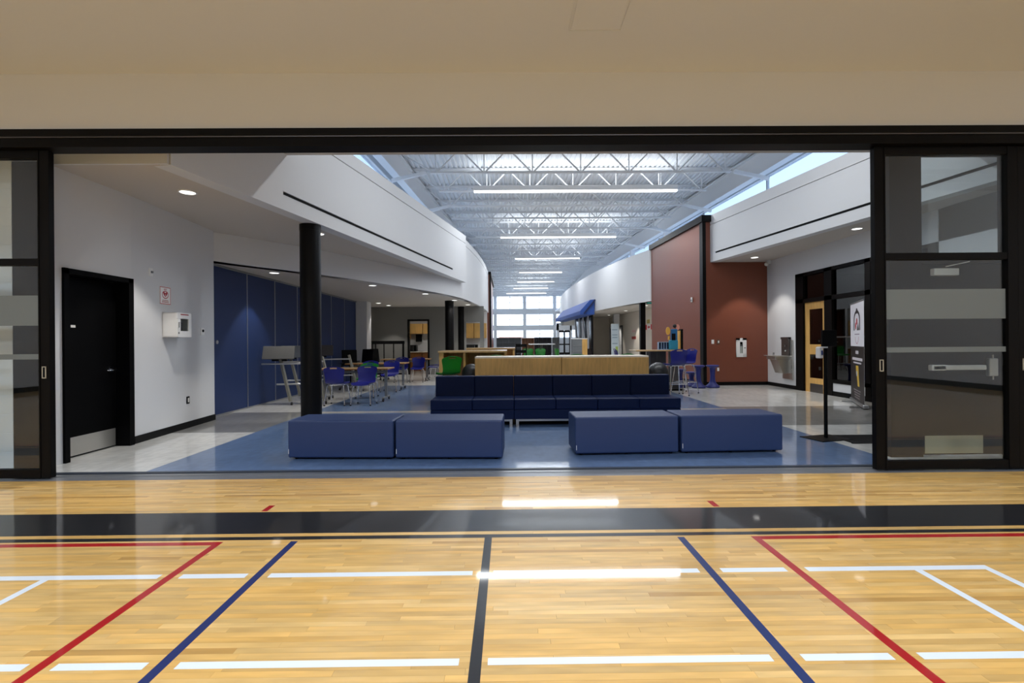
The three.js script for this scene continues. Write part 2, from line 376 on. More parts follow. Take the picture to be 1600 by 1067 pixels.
// ---- fascia line helpers
const LF = (D) => -3.40 + (D - 6.63) * 0.2163, RF = (D) => 5.93 + (14 - D) * 0.16;
function fasciaWall(name, label, A, B, side, yb, yt, slotY, s0, s1, groove) {
  // a wall from plan point A to plan point B; 'side' (+1/-1) is the way its face looks along its own z
  const dx = B[0] - A[0], dD = B[1] - A[1], L = Math.hypot(dx, dD);
  const t = thing(name, label, 'bulkhead', [A[0], 0, A[1]], Math.atan2(dD, dx), null, 'structure');
  const T = 0.22, bxl = (a, b, y0, y1, z0 = 0, z1 = T) => bx(b - a, y1 - y0, z1 - z0, (a + b) / 2, (y0 + y1) / 2, -side * (z0 + z1) / 2);
  mesh('face', [bxl(0, L, yb, slotY), bxl(0, s0, slotY, slotY + 0.05), bxl(s1, L, slotY, slotY + 0.05), bxl(0, L, slotY + 0.05, groove), bxl(0, L, groove, groove + 0.02, 0.03, T), bxl(0, L, groove + 0.02, yt)], M.wall, t);
  mesh('slot_diffuser', [bxl(s0, s1, slotY, slotY + 0.05, 0.012, T)], M.blackMatte, t);
  mesh('slot_frame', [bxl(s0, s1, slotY + 0.05, slotY + 0.06, -0.008, 0), bxl(s0, s1, slotY - 0.01, slotY, -0.004, 0)], M.wall, t);
  return t;
}
// ---- left side: soffit, bulkheads, wall with black door
const CURVE = curve([[-5.45, 8.1], [-4.9, 8.9], [-4.0, 10.2], [-3.1, 11.95], [-2.17, 13.95], [-1.55, 16.0], [-1.22, 18.6], [-1.04, 21.5], [-0.98, 24.2]], 40);
const iJoin = CURVE.findIndex((p) => p[1] > 15.9);
const fl = LF(5.3);
struct('ceiling_hall_left', 'white dropped ceiling beside the angled bulkhead', 'ceiling', prism([[-5.6, 5.3], [fl - 0.15, 5.3], [-1.53, 15.97], ...CURVE.slice(0, iJoin).reverse(), [-5.6, 8.1]], 3.303, 3.55), M.ceil);
struct('wall_header_left', 'white face above the dropped ceiling over the black door', 'bulkhead', b2(-8, fl - 0.02, 3.301, 4.13, 5.27, 5.299), M.wall);
fasciaWall('wall_bulkhead_left', 'long white angled bulkhead with black slot diffuser beside black column', [fl, 5.3], [LF(15.97), 15.97], 1, 3.3, 4.85, 3.52, Math.hypot(7.1 - 5.3, 0.39), 9.55, 4.58);
{
  const back = CURVE.map(([x, D]) => [x - 0.25, D + 0.06]).reverse();
  const a = CURVE.slice(0, iJoin + 1), b = CURVE.slice(iJoin);
  struct('wall_bulkhead_curved', 'white curved bulkhead sweeping above the study tables', 'bulkhead', [prism([...a, ...a.map(([x, D]) => [x - 0.2, D + 0.2]).reverse()], 2.79, 3.5), prism([...b, ...b.map(([x, D]) => [x - 0.25, D + 0.05]).reverse()], 2.79, 4.62), prism([...b.map(([x, D]) => [x - 0.02, D]), ...b.map(([x, D]) => [x - 0.25, D + 0.05]).reverse()], 4.62, 4.64), prism([...b, ...b.map(([x, D]) => [x - 0.25, D + 0.05]).reverse()], 4.64, 4.85)], M.wall);
  struct('ceiling_low', 'lower white ceiling over the study tables', 'ceiling', prism([[-8, 8.45], [-5.2, 8.45], ...CURVE.slice(2).map(([x, D]) => [x - 0.05, D + 0.05]), [-1.2, 24.2], [-1.2, 25], [-8, 25]], 2.79, 2.99), M.ceil);
}
struct('wall_left', 'white wall with black door and defibrillator cabinet', 'wall', [prism([[-5.0, 6.42], [-5.15, 8.45], [-5.6, 8.45], [-5.6, 6.42]], 0, 3.4), b2(-5.6, -5.0, 2.2, 3.4, 5.42, 6.42), b2(-5.6, -5.0, 0, 3.4, 5.3, 5.42)], M.wall);
struct('wall_jamb_left', 'dark jamb panel between the block pier and the black door', 'jamb', b2(-5.28, -4.9, 0, 3.29, 5.16, 5.2), M.bronze);
struct('baseboard_hall_left', 'black rubber base under the defibrillator cabinet', 'baseboard', prism([[-4.99, 6.46], [-5.14, 8.46], [-5.17, 8.46], [-5.02, 6.46]], 0, 0.1), M.base);
{
  const t = thing('door_1', 'black door with lever handle and steel kick plate in white wall', 'door', [-5.0, 0, 5.92]);   // its own z is along the wall
  mesh('door_frame', [bx(0.2, 2.2, 0.06, -0.07, 1.1, 0.47), bx(0.2, 2.2, 0.08, -0.07, 1.1, -0.46), bx(0.2, 0.06, 1.0, -0.07, 2.17, 0)], M.doorBlack, t);
  const leaf = mesh('door_leaf', bx(0.045, 2.12, 0.88, -0.17, 1.07, 0.01), M.doorBlack, t);
  mesh('kick_plate', bx(0.003, 0.22, 0.82, -0.146, 0.13, 0.01), M.steel, leaf);
  mesh('lever_handle', [cyl(0.042, 0.042, 0.014).rotateZ(Math.PI / 2).translate(-0.14, 1.0, -0.33), rod([-0.14, 1.0, -0.33], [-0.085, 1.0, -0.33], 0.016), rod([-0.085, 1.0, -0.345], [-0.085, 1.0, -0.2], 0.013)], M.chrome, leaf);
  mesh('room_plate', bx(0.003, 0.03, 0.06, -0.146, 1.55, 0.2), M.plate, leaf);
}
// ---- blue folding partition
{
  const t = thing('folding_partition', 'tall navy blue folding partition wall with thin silver seams', 'partition', [-5.35, 0, 0]);
  mesh('end_post', b2(-0.1, 0.0, 0.02, 2.76, 8.5, 8.72), M.partition, t);
  for (let k = 0; k < 7; k++) {
    const D = 8.72 + 1.17 * k;
    const p = mesh('panel', b2(-0.09, 0, 0.03, 2.75, D + 0.012, D + 1.158), M.partition, t);
    mesh('seam_trim', b2(-0.09, 0.006, 0.03, 2.75, D + 1.158, D + 1.182), M.alu, p);
    if (!k) mesh('lock', cyl(0.035, 0.035, 0.01).rotateZ(Math.PI / 2).translate(0.005, 1.36, -(D + 0.14)), M.alu, p);
  }
  mesh('head_track', b2(-0.1, 0.02, 2.75, 2.8, 8.5, 16.95), M.grey, t);
  mesh('bottom_seal', b2(-0.08, 0.004, 0, 0.03, 8.5, 16.95), M.alu, t);
}
struct('wall_far_left', 'white wall and pier ending the blue partition', 'wall', [b2(-5.9, -5.46, 0, 3.3, 8.45, 17.1), b2(-5.9, -4.98, 0, 2.8, 16.95, 17.5), b2(-8.2, -8, 0, 5, 5.28, 25)], M.wall);
// ---- grey wall with kitchen openings
const GD = 19.8, kx = (px) => xAt(px, GD);
struct('wall_back_left', 'grey wall with doorway into the kitchenette', 'wall', [
  b2(-8, kx(637), 0, 2.8, GD, GD + 0.15), b2(kx(637), kx(671), 2.27, 2.8, GD, GD + 0.15), b2(kx(671), kx(728), 0, 2.8, GD, GD + 0.15),
  b2(kx(728), kx(750), 0, 1.08, GD, GD + 0.15), b2(kx(728), kx(750), 2.15, 2.8, GD, GD + 0.15), b2(kx(750), -1.0, 0, 2.8, GD, GD + 0.15)], M.greyWall);
struct('wall_kitchen', 'pale back wall of the kitchenette', 'wall', b2(-8, -1.0, 0, 2.79, 22.91, 23.05), M.wall);
{
  const a = kx(637), b = kx(671), t = thing('door_2', 'black steel door frame open to the kitchenette', 'door frame', [0, 0, 0], 0, null, 'structure');
  mesh('jamb', b2(a, a + 0.07, 0, 2.27, GD - 0.03, GD + 0.18), M.black, t);
  mesh('jamb', b2(b - 0.07, b, 0, 2.27, GD - 0.03, GD + 0.18), M.black, t);
  mesh('head', b2(a, b, 2.2, 2.27, GD - 0.03, GD + 0.18), M.black, t);
}
for (let k = 0; k < 7; k++) {
  const x = -5.2 + k * 0.6, tall = k % 3 === 0 || k === 5;
  const t = thing('wall_cabinet', 'maple wall cabinet above the kitchenette counter', 'cabinet', [x, 0, 22.7], 0, 'maple wall cabinets of the kitchenette');
  const y0 = tall ? 1.5 : 1.72;
  mesh('body', bx(0.58, 2.2 - y0, 0.32, 0.3, (2.2 + y0) / 2, 0), M.maple, t);
  mesh('door', bx(0.56, 2.18 - y0, 0.02, 0.3, (2.2 + y0) / 2, 0.17), M.maple, t);
  const u = thing('base_cabinet', 'brown base cabinet under the kitchenette counter', 'cabinet', [x, 0, 22.6], 0, 'brown base cabinets of the kitchenette');
  mesh('body', bx(0.58, 0.86, 0.56, 0.3, 0.43, 0), M.mapleDark, u);
  mesh('door', bx(0.56, 0.74, 0.02, 0.3, 0.45, 0.29), M.mapleDark, u);
}
tag(mesh('worktop', b2(-5.3, -0.95, 0.86, 0.9, 22.25, 22.9), M.edge), 'pale worktop along the kitchenette cabinets', 'worktop');
function microwave(x, y, D, label) {
  const t = thing('microwave', label, 'microwave', [x, y, D]);
  mesh('body', rb(0.52, 0.3, 0.38, 0.01, 0, 0.15, 0), M.black, t); mesh('door', bx(0.38, 0.26, 0.01, -0.05, 0.15, 0.195), M.rubber, t); mesh('handle', rod([0.12, 0.04, 0.215], [0.12, 0.26, 0.215], 0.008), M.grey, t);
}
microwave(xAt(643, 22.5), 0.9, 22.5, 'black microwave on the worktop seen through the black doorway');
microwave(xAt(738, 22.5), 0.9, 22.5, 'black microwave on the worktop behind the serving opening');
tag(mesh('wall_panel', b2(xAt(650, 22.8), xAt(659, 22.8), 1.35, 1.7, 22.75, 22.88), M.blackMatte), 'black dispenser box on the kitchenette wall', 'dispenser');
areaLight(-3.6, 2.72, -21.2, 1.2, 0.3, LEVEL.kitchen * 4, [1, 0.96, 0.9], -1);
{ const t = thing('kitchen_light', 'flat ceiling light inside the kitchenette', 'light', [-3.6, 2.77, 21.2]); mesh('light_lens', bx(1.2, 0.03, 0.3), downGlow, t); mesh('trim', [bx(1.24, 0.03, 0.02, 0, 0, 0.16), bx(1.24, 0.03, 0.02, 0, 0, -0.16)], M.white, t); }
// ---- black railing with balusters
{
  const x0 = xAt(580, 18.6), x1 = xAt(632, 18.6), t = thing('railing', 'black metal railing in front of the grey wall', 'railing', [0, 0, 18.6]);
  mesh('top_rail', bx(x1 - x0, 0.12, 0.08, (x0 + x1) / 2, 1.33, 0), M.black, t);
  for (const px of [581, 587, 600, 615, 630]) mesh('post', bx(px === 630 || px === 581 ? 0.07 : 0.035, 1.27, 0.05, xAt(px, 18.6), 0.635, 0), M.black, t);
  mesh('bottom_rail', bx(x1 - x0, 0.05, 0.05, (x0 + x1) / 2, 0.12, 0), M.black, t);
}
// ---- red wall block past the curved bulkhead, long far walls
{
  const t = thing('wall_red_far', 'red brown wall block with black edge at the curved bulkhead', 'wall', [0, 0, 0], 0, null, 'structure');
  mesh('face', b2(-1.7, -0.92, 0, 4.72, 24.2, 30), M.red, t);
  mesh('edge_trim', b2(-0.92, -0.84, 0, 4.8, 24.15, 24.3), M.black, t);
  mesh('cap', b2(-1.72, -0.84, 4.72, 4.85, 24.15, 30.02), M.black, t);
}
struct('wall_far_side', 'pale wall along the far reading area', 'wall', [b2(-2.0, -1.72, 0, 4.85, 30, 54), b2(-8, -1.7, 0, 4.6, 25, 25.2)], M.wall);
// ---- right side: red wall, white wall, storefront, soffit, bulkhead
const RD = 14.0;
{
  const t = thing('wall_red', 'tall red brown wall with black corner trim and cap', 'wall', [0, 0, 0], 0, null, 'structure');
  mesh('face', prism([[5.73, RD], [7.75, RD], [7.75, 18.3], [5.49, 18.3]], 0, 4.78), M.red, t);
  mesh('corner_trim', prism([[5.69, RD - 0.04], [5.79, RD - 0.04], [5.79, RD + 0.02], [5.74, RD + 0.02], [5.74, RD + 0.16], [5.68, RD + 0.16]], 0, 4.78), M.black, t);
  mesh('cap', prism([[5.66, RD - 0.07], [6.1, RD - 0.07], [6.1, 18.36], [5.42, 18.36]], 4.78, 4.97), M.black, t);
}
struct('baseboard_red', 'black rubber base along the red brown wall', 'baseboard', [b2(5.79, 7.58, 0, 0.1, RD - 0.015, RD), b2(7.585, 7.6, 0, 0.1, 12.6, RD), prism([[5.725, RD + 0.16], [5.475, 18.3], [5.49, 18.3], [5.735, RD + 0.16]], 0, 0.1)], M.base);
struct('wall_right', 'white wall with drinking fountain', 'wall', [b2(7.6, 7.85, 0, 3.7, 12.6, RD), b2(7.6, 7.85, 3.03, 3.7, 5.3, 12.6), b2(7.6, 7.85, 0, 3.7, 5.3, 8.4)], M.wall);
struct('ceiling_hall_right', 'white dropped ceiling above the drinking fountain', 'ceiling', prism([[RF(5.3) + 0.1, 5.3], [7.9, 5.3], [7.9, RD + 0.2], [RF(RD) + 0.1, RD + 0.02]], 3.603, 3.85), M.ceil);
fasciaWall('wall_bulkhead_right', 'white angled bulkhead with dark slot diffuser meeting the red wall', [RF(RD), RD - 0.005], [RF(5.3), 5.3], 1, 3.6, 4.97, 3.82, 0.25, 8.6, 4.68);
{
  const t = thing('storefront', 'black framed glazed office front beside the white wall', 'storefront', [7.6, 0, 0]);
  const post = (a, b) => mesh('mullion', b2(-0.02, 0.1, 0, 3.03, a, b), M.bronze, t);
  post(12.27, 12.6); post(11.18, 11.45); post(9.98, 10.14); post(8.4, 8.6);
  mesh('head_rail', b2(-0.02, 0.1, 2.95, 3.03, 8.4, 12.6), M.bronze, t);
  mesh('transom_rail', b2(-0.02, 0.1, 2.26, 2.36, 8.4, 12.6), M.bronze, t);
  mesh('mid_rail', b2(0, 0.08, 1.36, 1.39, 8.4, 11.18), M.steelDark, t);
  mesh('sill_rail', b2(-0.02, 0.1, 0.3, 0.38, 8.4, 11.18), M.bronze, t);
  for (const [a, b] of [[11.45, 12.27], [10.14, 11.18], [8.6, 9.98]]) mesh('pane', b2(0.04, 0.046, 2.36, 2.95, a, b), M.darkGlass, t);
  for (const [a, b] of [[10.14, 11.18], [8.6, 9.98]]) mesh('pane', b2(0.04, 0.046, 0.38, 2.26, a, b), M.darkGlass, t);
  mesh('curb', b2(0, 0.1, 0.11, 0.3, 8.4, 11.18), M.wall, t);
  mesh('curb_base', b2(-0.012, 0.1, 0, 0.11, 8.4, 11.18), M.base, t);
}
{
  const t = thing('door_3', 'maple office door with two glass lights in black frame', 'door', [7.63, 0, 11.86]);
  const leaf = (a, b, y0, y1) => b2(0, 0.045, y0, y1, a, b);
  mesh('door_leaf', [leaf(-0.41, -0.28, 0, 2.26), leaf(0.22, 0.41, 0, 2.26), leaf(-0.28, 0.22, 2.08, 2.26), leaf(-0.28, 0.22, 0.95, 1.2), leaf(-0.28, 0.22, 0.22, 0.36)], M.maple, t);
  mesh('pane', leaf(-0.28, 0.22, 1.2, 2.08).scale(1, 1, 1), M.darkGlass, t);
  mesh('pane', leaf(-0.28, 0.22, 0.36, 0.95), M.darkGlass, t);
  mesh('kick_plate', b2(-0.004, 0.045, 0.0, 0.22, -0.28, 0.22), M.steelDark, t);
  mesh('lever_handle', [rod([-0.01, 1.0, 0.33], [-0.06, 1.0, 0.33], 0.01), rod([-0.06, 1.0, 0.33], [-0.06, 1.0, 0.22], 0.009)], M.chrome, t);
}
// the office behind the storefront
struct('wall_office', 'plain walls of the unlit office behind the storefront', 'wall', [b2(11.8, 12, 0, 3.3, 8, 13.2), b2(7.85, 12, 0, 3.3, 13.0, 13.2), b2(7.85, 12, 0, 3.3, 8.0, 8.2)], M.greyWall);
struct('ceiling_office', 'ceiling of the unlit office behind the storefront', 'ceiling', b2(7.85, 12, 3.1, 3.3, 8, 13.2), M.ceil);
// ---- far right: long bulkhead, beige wall, columns
const RC = curve([[5.44, 18.3], [4.9, 20.6], [4.43, 24], [4.1, 29], [4.05, 35], [4.35, 40], [5.1, 46]], 30);
struct('wall_bulkhead_far', 'long white curved bulkhead above the far doors', 'bulkhead', prism([...RC, ...RC.map(([x, D]) => [x + 0.25, D]).reverse()], 2.83, 4.8), M.wall);
struct('ceiling_far', 'white ceiling over the far side passage', 'ceiling', prism([...RC.map(([x, D]) => [x + 0.05, D]), [9, 46], [9, 18.3]], 2.83, 3.05), M.ceil);
struct('wall_passage', 'beige wall of the side passage with posters', 'wall', b2(6.55, 6.8, 0, 2.82, 18.35, 30.98), M.beige);
struct('wall_passage_end', 'beige wall closing the side passage', 'wall', b2(4.45, 6.8, 0, 2.82, 31, 31.2), M.beige);
struct('wall_far_right', 'pale outer wall past the far side passage', 'wall', [b2(6.6, 8.9, 0, 4.65, 45.8, 46), b2(8.9, 9.1, 0, 4.65, 18, 54)], M.beige);
for (const [px, D, label, m, w] of [[1004, 19.2, 'black steel column by the red wall end', M.black, 0.2], [963, 27.0, 'white boxed column by the tall green banner', M.wall, 0.3], [921, 31.5, 'white boxed column by the dark slatted front', M.wall, 0.45]])
  { const t = thing('column', label, 'column', [xAt(px, D), 0, D], 0, null, 'structure'); mesh('shaft', bx(w, 2.83, w, 0, 1.415, 0), m, t); mesh('base', bx(w + 0.03, 0.1, w + 0.03, 0, 0.05, 0), M.base, t); }

// ---- round black columns on the left
function roundColumn(x, D, r, h, label) {
  const t = thing('round_column', label, 'column', [x, 0, D], 0, null, 'structure');
  mesh('shaft', cyl(r, r, h, 0, h / 2, 0, 40), M.black, t);
  mesh('collar', cyl(r + 0.004, r + 0.004, 0.1, 0, h - 0.05, 0, 40), M.black, t);
}
{ const [x, D] = onY(484.5, 352, 3.3); roundColumn(x, D, 0.165, 3.3, 'thick round black column behind the blue benches'); }
{ const [x, D] = onY(702, 470, 2.79); roundColumn(x, D, 0.155, 2.79, 'round black column before the grey wall'); }
{ const [x, D] = onY(720.5, 479, 2.79); roundColumn(x, D, 0.15, 2.79, 'round black column by the serving opening'); }

// ================================================================ ROOF OF THE TALL HALL
const lerpTab = (tab, D) => { for (let i = 1; i < tab.length; i++) if (D <= tab[i][0] || i === tab.length - 1) { const [a, b] = [tab[i - 1], tab[i]], t = (D - a[0]) / (b[0] - a[0]); return a[1] + (b[1] - a[1]) * t; } };
const XL = (D) => lerpTab([[7, -3.75], [14.3, -3.2], [23.2, -2.57], [32.7, -1.75], [54, -1.9]], D);
const XR = (D) => lerpTab([[7, 7.9], [14.5, 7.43], [23, 6.87], [28.6, 6.55], [36.8, 6.16], [54, 6.6]], D);
const DECK = 6.9, END = 54;
struct('ceiling_strip', 'white ceiling strip between the opening and the tall hall', 'ceiling', [b2(-8, 9, 4.14, 4.36, 4.9, 7.2), b2(-8, 9, 4.36, 7.1, 7.0, 7.2)], M.ceil);
{
  const t = thing('roof_deck', 'white corrugated steel roof deck', 'roof', [0, 0, 0], 0, null, 'structure');
  for (let D = 7.0; D < END; D += 4.7) {
    const D1 = Math.min(D + 4.7, END + 0.3), x0 = Math.min(XL(D), XL(D1)) - 0.6, x1 = Math.max(XR(D), XR(D1)) + 0.6, pos = [];
    const prof = [], PER = 0.15, k0 = Math.floor(x0 / PER), k1 = Math.ceil(x1 / PER);
    for (let k = k0; k < k1; k++) prof.push([k * PER, 0], [k * PER + 0.06, 0], [k * PER + 0.08, 0.045], [k * PER + 0.13, 0.045]);
    for (let i = 0; i + 1 < prof.length; i++) {
      const [xa, ya] = prof[i], [xb, yb] = prof[i + 1];
      pos.push(xa, DECK + ya, -D, xb, DECK + yb, -D1, xb, DECK + yb, -D, xa, DECK + ya, -D, xa, DECK + ya, -D1, xb, DECK + yb, -D1);
    }
    const g = new THREE.BufferGeometry(); g.setAttribute('position', new THREE.Float32BufferAttribute(pos, 3)); g.computeVertexNormals();
    mesh('deck_sheet', g, M.deck, t);
    mesh('roof_cover', b2(x0, x1, DECK + 0.05, DECK + 0.25, D, D1), M.roofWhite, t);
  }
}
for (let k = 0; k < 27; k++) {
  const D = 8.64 + 1.7 * k; if (D > END - 0.5) break;
  const x0 = XL(D), x1 = XR(D), cx = (x0 + x1) / 2, W = x1 - x0, p = 1.385, far = D > 27;
  const t = thing('roof_joist', 'white open web steel roof joist under the deck', 'roof joist', [cx, 0, D], 0, 'open web roof joists', 'structure');
  const yt = DECK - 0.05, yb = 6.15;
  mesh('top_chord', [bx(W, 0.012, 0.11, 0, yt + 0.035, 0), bx(W, 0.06, 0.012, 0, yt, 0.02), bx(W, 0.06, 0.012, 0, yt, -0.02)], M.roofWhite, t);
  const nb = Math.floor((W - 1.3) / p), h0 = -nb * p / 2;
  mesh('bottom_chord', [bx(nb * p + 0.3, 0.012, 0.1, 0, yb, 0), bx(nb * p + 0.3, 0.05, 0.012, 0, yb + 0.025, 0.02), bx(nb * p + 0.3, 0.05, 0.012, 0, yb + 0.025, -0.02)], M.roofWhite, t);
  const webs = [];
  for (let i = 0; i <= nb; i++) {
    const x = h0 + i * p;
    webs.push(rod([x, yb, 0], [x, yt, 0], 0.018, 6));
    if (i < nb) webs.push(rod([x, yb, 0], [x + p / 2, yt, 0], 0.023, 6), rod([x + p, yb, 0], [x + p / 2, yt, 0], 0.023, 6));
  }
  webs.push(rod([h0, yb, 0], [-W / 2, yt, 0], 0.02, 6), rod([h0 + nb * p, yb, 0], [W / 2, yt, 0], 0.02, 6));
  if (far) mesh('web', webs, M.roofWhite, t).userData.kind = 'stuff'; else for (const w of webs) mesh('web_member', w, M.roofWhite, t);
  if (k % 2 === 1 && !far) for (const s of [-1, 1]) mesh('knee_brace', bar([s * (W / 2 - 0.95), yb + 0.02, 0], [s * (W / 2 + 0.05), 5.95, 0], 0.09, 0.09), M.roofWhite, t);
}
// ---- edge beams, clerestory windows, outer roofs
for (const [side, XE, label] of [[-1, XL, 'clerestory glazing above the slotted bulkhead with the black column'], [1, XR, 'clerestory glazing above the red brown wall']]) {
  const knots = [7.2, 11, 14.4, 18.5, 23, 28, 32.7, 37, 43, 49, 54];
  const beam = thing('roof_beam', side < 0 ? 'white steel edge beam over the black column side' : 'white steel edge beam over the red wall side', 'beam', [0, 0, 0], 0, null, 'structure');
  const win = thing(side < 0 ? 'window_1' : 'window_2', label, 'window', [0, 0, 0], 0, null, 'structure');
  for (let i = 0; i + 1 < knots.length; i++) {
    const a = knots[i], b = knots[i + 1], xa = XE(a), xb = XE(b);
    mesh('beam_length', [bar([xa, 6.5, -a], [xb, 6.5, -b], 0.04, 0.66), bar([xa, 6.17, -a], [xb, 6.17, -b], 0.24, 0.03), bar([xa, 6.82, -a], [xb, 6.82, -b], 0.24, 0.03)], M.roofWhite, beam);
    const o = side * 0.42;
    mesh('sill', bar([xa + o, 4.93, -a], [xb + o, 4.93, -b], 0.16, 0.16), M.roofWhite, win);
    mesh('head', bar([xa + o, 6.6, -a], [xb + o, 6.6, -b], 0.16, 0.74), M.roofWhite, win);
    mesh('pane', bar([xa + o, 5.62, -a], [xb + o, 5.62, -b], 0.01, 1.22), M.skyGlass, win);
    const n = 1;
    for (let j = 0; j < n; j++) { const t = j / n; mesh('mullion', bx(0.07, 1.22, 0.05, xa + (xb - xa) * t + o, 5.62, -(a + (b - a) * t)), M.alu, win); }
  }
}
for (const D of [21, 25.7, 30.4, 35.1, 39.8, 44.5]) { const t = thing('clerestory_post', 'short black steel post rising to the roof beam', 'post', [XR(D) - 0.02, 4.8, D], 0, 'black posts on the long bulkhead', 'structure'); mesh('shaft', bx(0.22, 0.95, 0.22, 0, 0.475, 0), M.black, t); mesh('cap_plate', bx(0.2, 0.42, 0.2, 0, 1.16, 0), M.roofWhite, t); }
struct('roof_low_left', 'flat white low roof outside the clerestory', 'roof', prism([[-14, 5.05], [LF(5.3) - 0.15, 5.05], [LF(15.97) - 0.15, 15.97], ...CURVE.slice(iJoin).map(([x, D]) => [x - 0.1, D]), [-1.1, 24.3], [-1.1, 30], [-1.85, 30], [-1.85, 54], [-14, 54]], 4.62, 4.84), M.snow);  // unseen roof, given snow white so it bounces daylight up onto the deck
struct('roof_low_right', 'flat low roof outside the opposite clerestory', 'roof', prism([[14, 5.05], [RF(5.3) + 0.12, 5.05], [RF(RD) + 0.12, RD], [6.05, RD], [6.05, 18.3], ...RC.map(([x, D]) => [x + 0.12, D]), [5.3, 46], [5.3, 54], [14, 54]], 4.66, 4.79), M.snow);  // unseen as well, same white for upward bounce through the clerestory
// ---- suspended linear lights
for (const [x0, x1, y, i] of [[0, 0, 0, 7], [742, 1060, 298, 0], [783, 964, 370.5, 1], [805.6, 907, 403.8, 2], [812, 879, 425.5, 3], [809, 866.6, 440, 4], [803, 857, 450, 5], [792, 854, 458, 6]]) {
  const Y = 6.05, D = [15.1, 21.8, 27.4, 32.9, 38.1, 42.7, 47.2, 8.8][i], a = i === 7 ? -1.05 : xAt(x0, D), b = i === 7 ? 5.3 : xAt(x1, D), L = b - a;
  const t = thing('linear_light', 'long white linear light hung under the roof joists', 'light', [(a + b) / 2, Y, D], 0, 'linear lights under the roof');
  mesh('housing', rb(L, 0.15, 0.16, 0.01, 0, 0.09, 0), M.white, t);
  mesh('light_lens', rb(L - 0.02, 0.05, 0.14, 0.01, 0, 0, 0), lampGlow, t);
  for (const q of [-0.42, 0.42]) mesh('hanger', cyl(0.006, 0.006, 0.7, q * L, 0.5, 0, 6), M.roofWhite, t);
  areaLight((a + b) / 2, Y - 0.035, -D, L - 0.05, 0.14, LEVEL.linear, [0.94, 0.975, 1], -1);
  areaLight((a + b) / 2, Y + 0.175, -D, L - 0.05, 0.14, LEVEL.linearUp, [0.94, 0.975, 1], 1);
}
// ---- recessed downlights
function downlight(x, D, y, label, group, level = LEVEL.down) {
  const t = thing('downlight', label, 'downlight', [x, y, D], 0, group);
  mesh('trim', new THREE.TorusGeometry(0.098, 0.012, 8, 28).rotateX(Math.PI / 2), M.white, t);
  mesh('light_lens', cyl(0.09, 0.09, 0.006, 0, -0.004, 0, 28), downGlow, t);
  const s = new THREE.SpotLight(new THREE.Color().setRGB(1, 0.95, 0.88), level, 0, 0.7, 0.18, 2);
  s.position.set(x, y - 0.02, -D); s.target.position.set(x, 0, -D); s.castShadow = true; s.shadow.radius = 3;
  scene.add(s, s.target);
}
for (const [px, py, y, label, group, lv] of [
  [293, 300, 3.3, 'round recessed downlight in the dropped ceiling by the black door'],
  [498, 365, 3.3, 'round recessed downlight in the dropped ceiling behind the thick column'],
  [428.5, 426, 2.79, 'round recessed downlight washing the blue partition', null, 'low'],
  ...[[582, 445.8], [664.5, 458.8], [591, 473.4], [607, 477], [710, 469], [731, 476]].map(([a, b]) => [a, b, 2.79, 'round recessed downlight in the low ceiling over the study tables', 'downlights over the study tables', 'low']),
  [1339, 357, 3.6, 'round recessed downlight in the dropped ceiling by the storefront'],
  [1179, 402, 3.6, 'round recessed downlight in front of the red brown wall'],
]) { const [x, D] = onY(px, py, y); downlight(x, D, y, label, group, lv === 'low' ? LEVEL.downLow : LEVEL.down); }
for (const D of [20.5, 24, 28]) downlight(5.9, D, 2.83, 'round recessed downlight in the side passage ceiling', 'downlights of the side passage');

// ================================================================ FAR END
{
  const t = thing('window_3', 'tall white window wall flooding the far end with daylight', 'window', [0, 0, END], 0, null, 'structure');
  const X = (px) => xAt(px, END), H = (py) => onD(830, py, END)[1];
  const cols = [774, 820, 867, 914], bands = [[H(527.5), H(516)], [H(508), H(491)], [H(482), H(463)]];
  mesh('wall_base', b2(-2.2, 9.2, 0, bands[0][0], 0, 0.25), M.wall, t);
  mesh('band', b2(-2.2, 9.2, bands[0][1], bands[1][0], 0, 0.25), M.wall, t);
  mesh('band', b2(-2.2, 9.2, bands[1][1], bands[2][0], 0, 0.25), M.wall, t);
  mesh('band', b2(-2.2, 9.2, bands[2][1], 7.1, 0, 0.25), M.wall, t);
  for (const c of cols) mesh('pier', b2(X(c) - 0.18, X(c) + 0.18, 0, 7, -0.1, 0.25), M.wall, t);
  for (let i = 0; i + 1 < cols.length; i++) for (const [y0, y1] of bands) {
    const a = X(cols[i]) + 0.18, b = X(cols[i + 1]) - 0.18, m = (a + b) / 2;
    mesh('pane', b2(a, b, y0, y1, 0.12, 0.128), M.clearGlass, t);
    mesh('muntin', [b2(m - 0.03, m + 0.03, y0, y1, 0.09, 0.16), b2(a, b, (y0 + y1) / 2 - 0.025, (y0 + y1) / 2 + 0.025, 0.09, 0.16)], M.alu, t);
  }
}
tag(mesh('ground', b2(-90, 90, -0.6, -0.25, 54.3, 200), M.snow), 'snowy ground outside the far windows', 'ground', null, 'structure');
for (const [px, D, w, h, c] of [[800, 110, 6, 2.6, [150, 100, 84]], [845, 120, 9, 2.4, [170, 150, 140]], [785, 130, 5, 2.2, [140, 140, 145]]]) {
  const t = thing('house', ['red brown house outside the far windows', 'pale house outside the far windows', 'grey house outside the far windows'][[800, 845, 785].indexOf(px)], 'house', [xAt(px, D), -0.25, D]);
  mesh('walls', bx(w, h, 6, 0, h / 2, 0), std(s255(...c), 0.8), t);
  const sh = new THREE.Shape([new THREE.Vector2(-w / 2 - 0.3, 0), new THREE.Vector2(w / 2 + 0.3, 0), new THREE.Vector2(0, 1.4)]);
  mesh('roof', new THREE.ExtrudeGeometry(sh, { depth: 6.4, bevelEnabled: false }).translate(0, h, -3.2), M.snow, t);
}
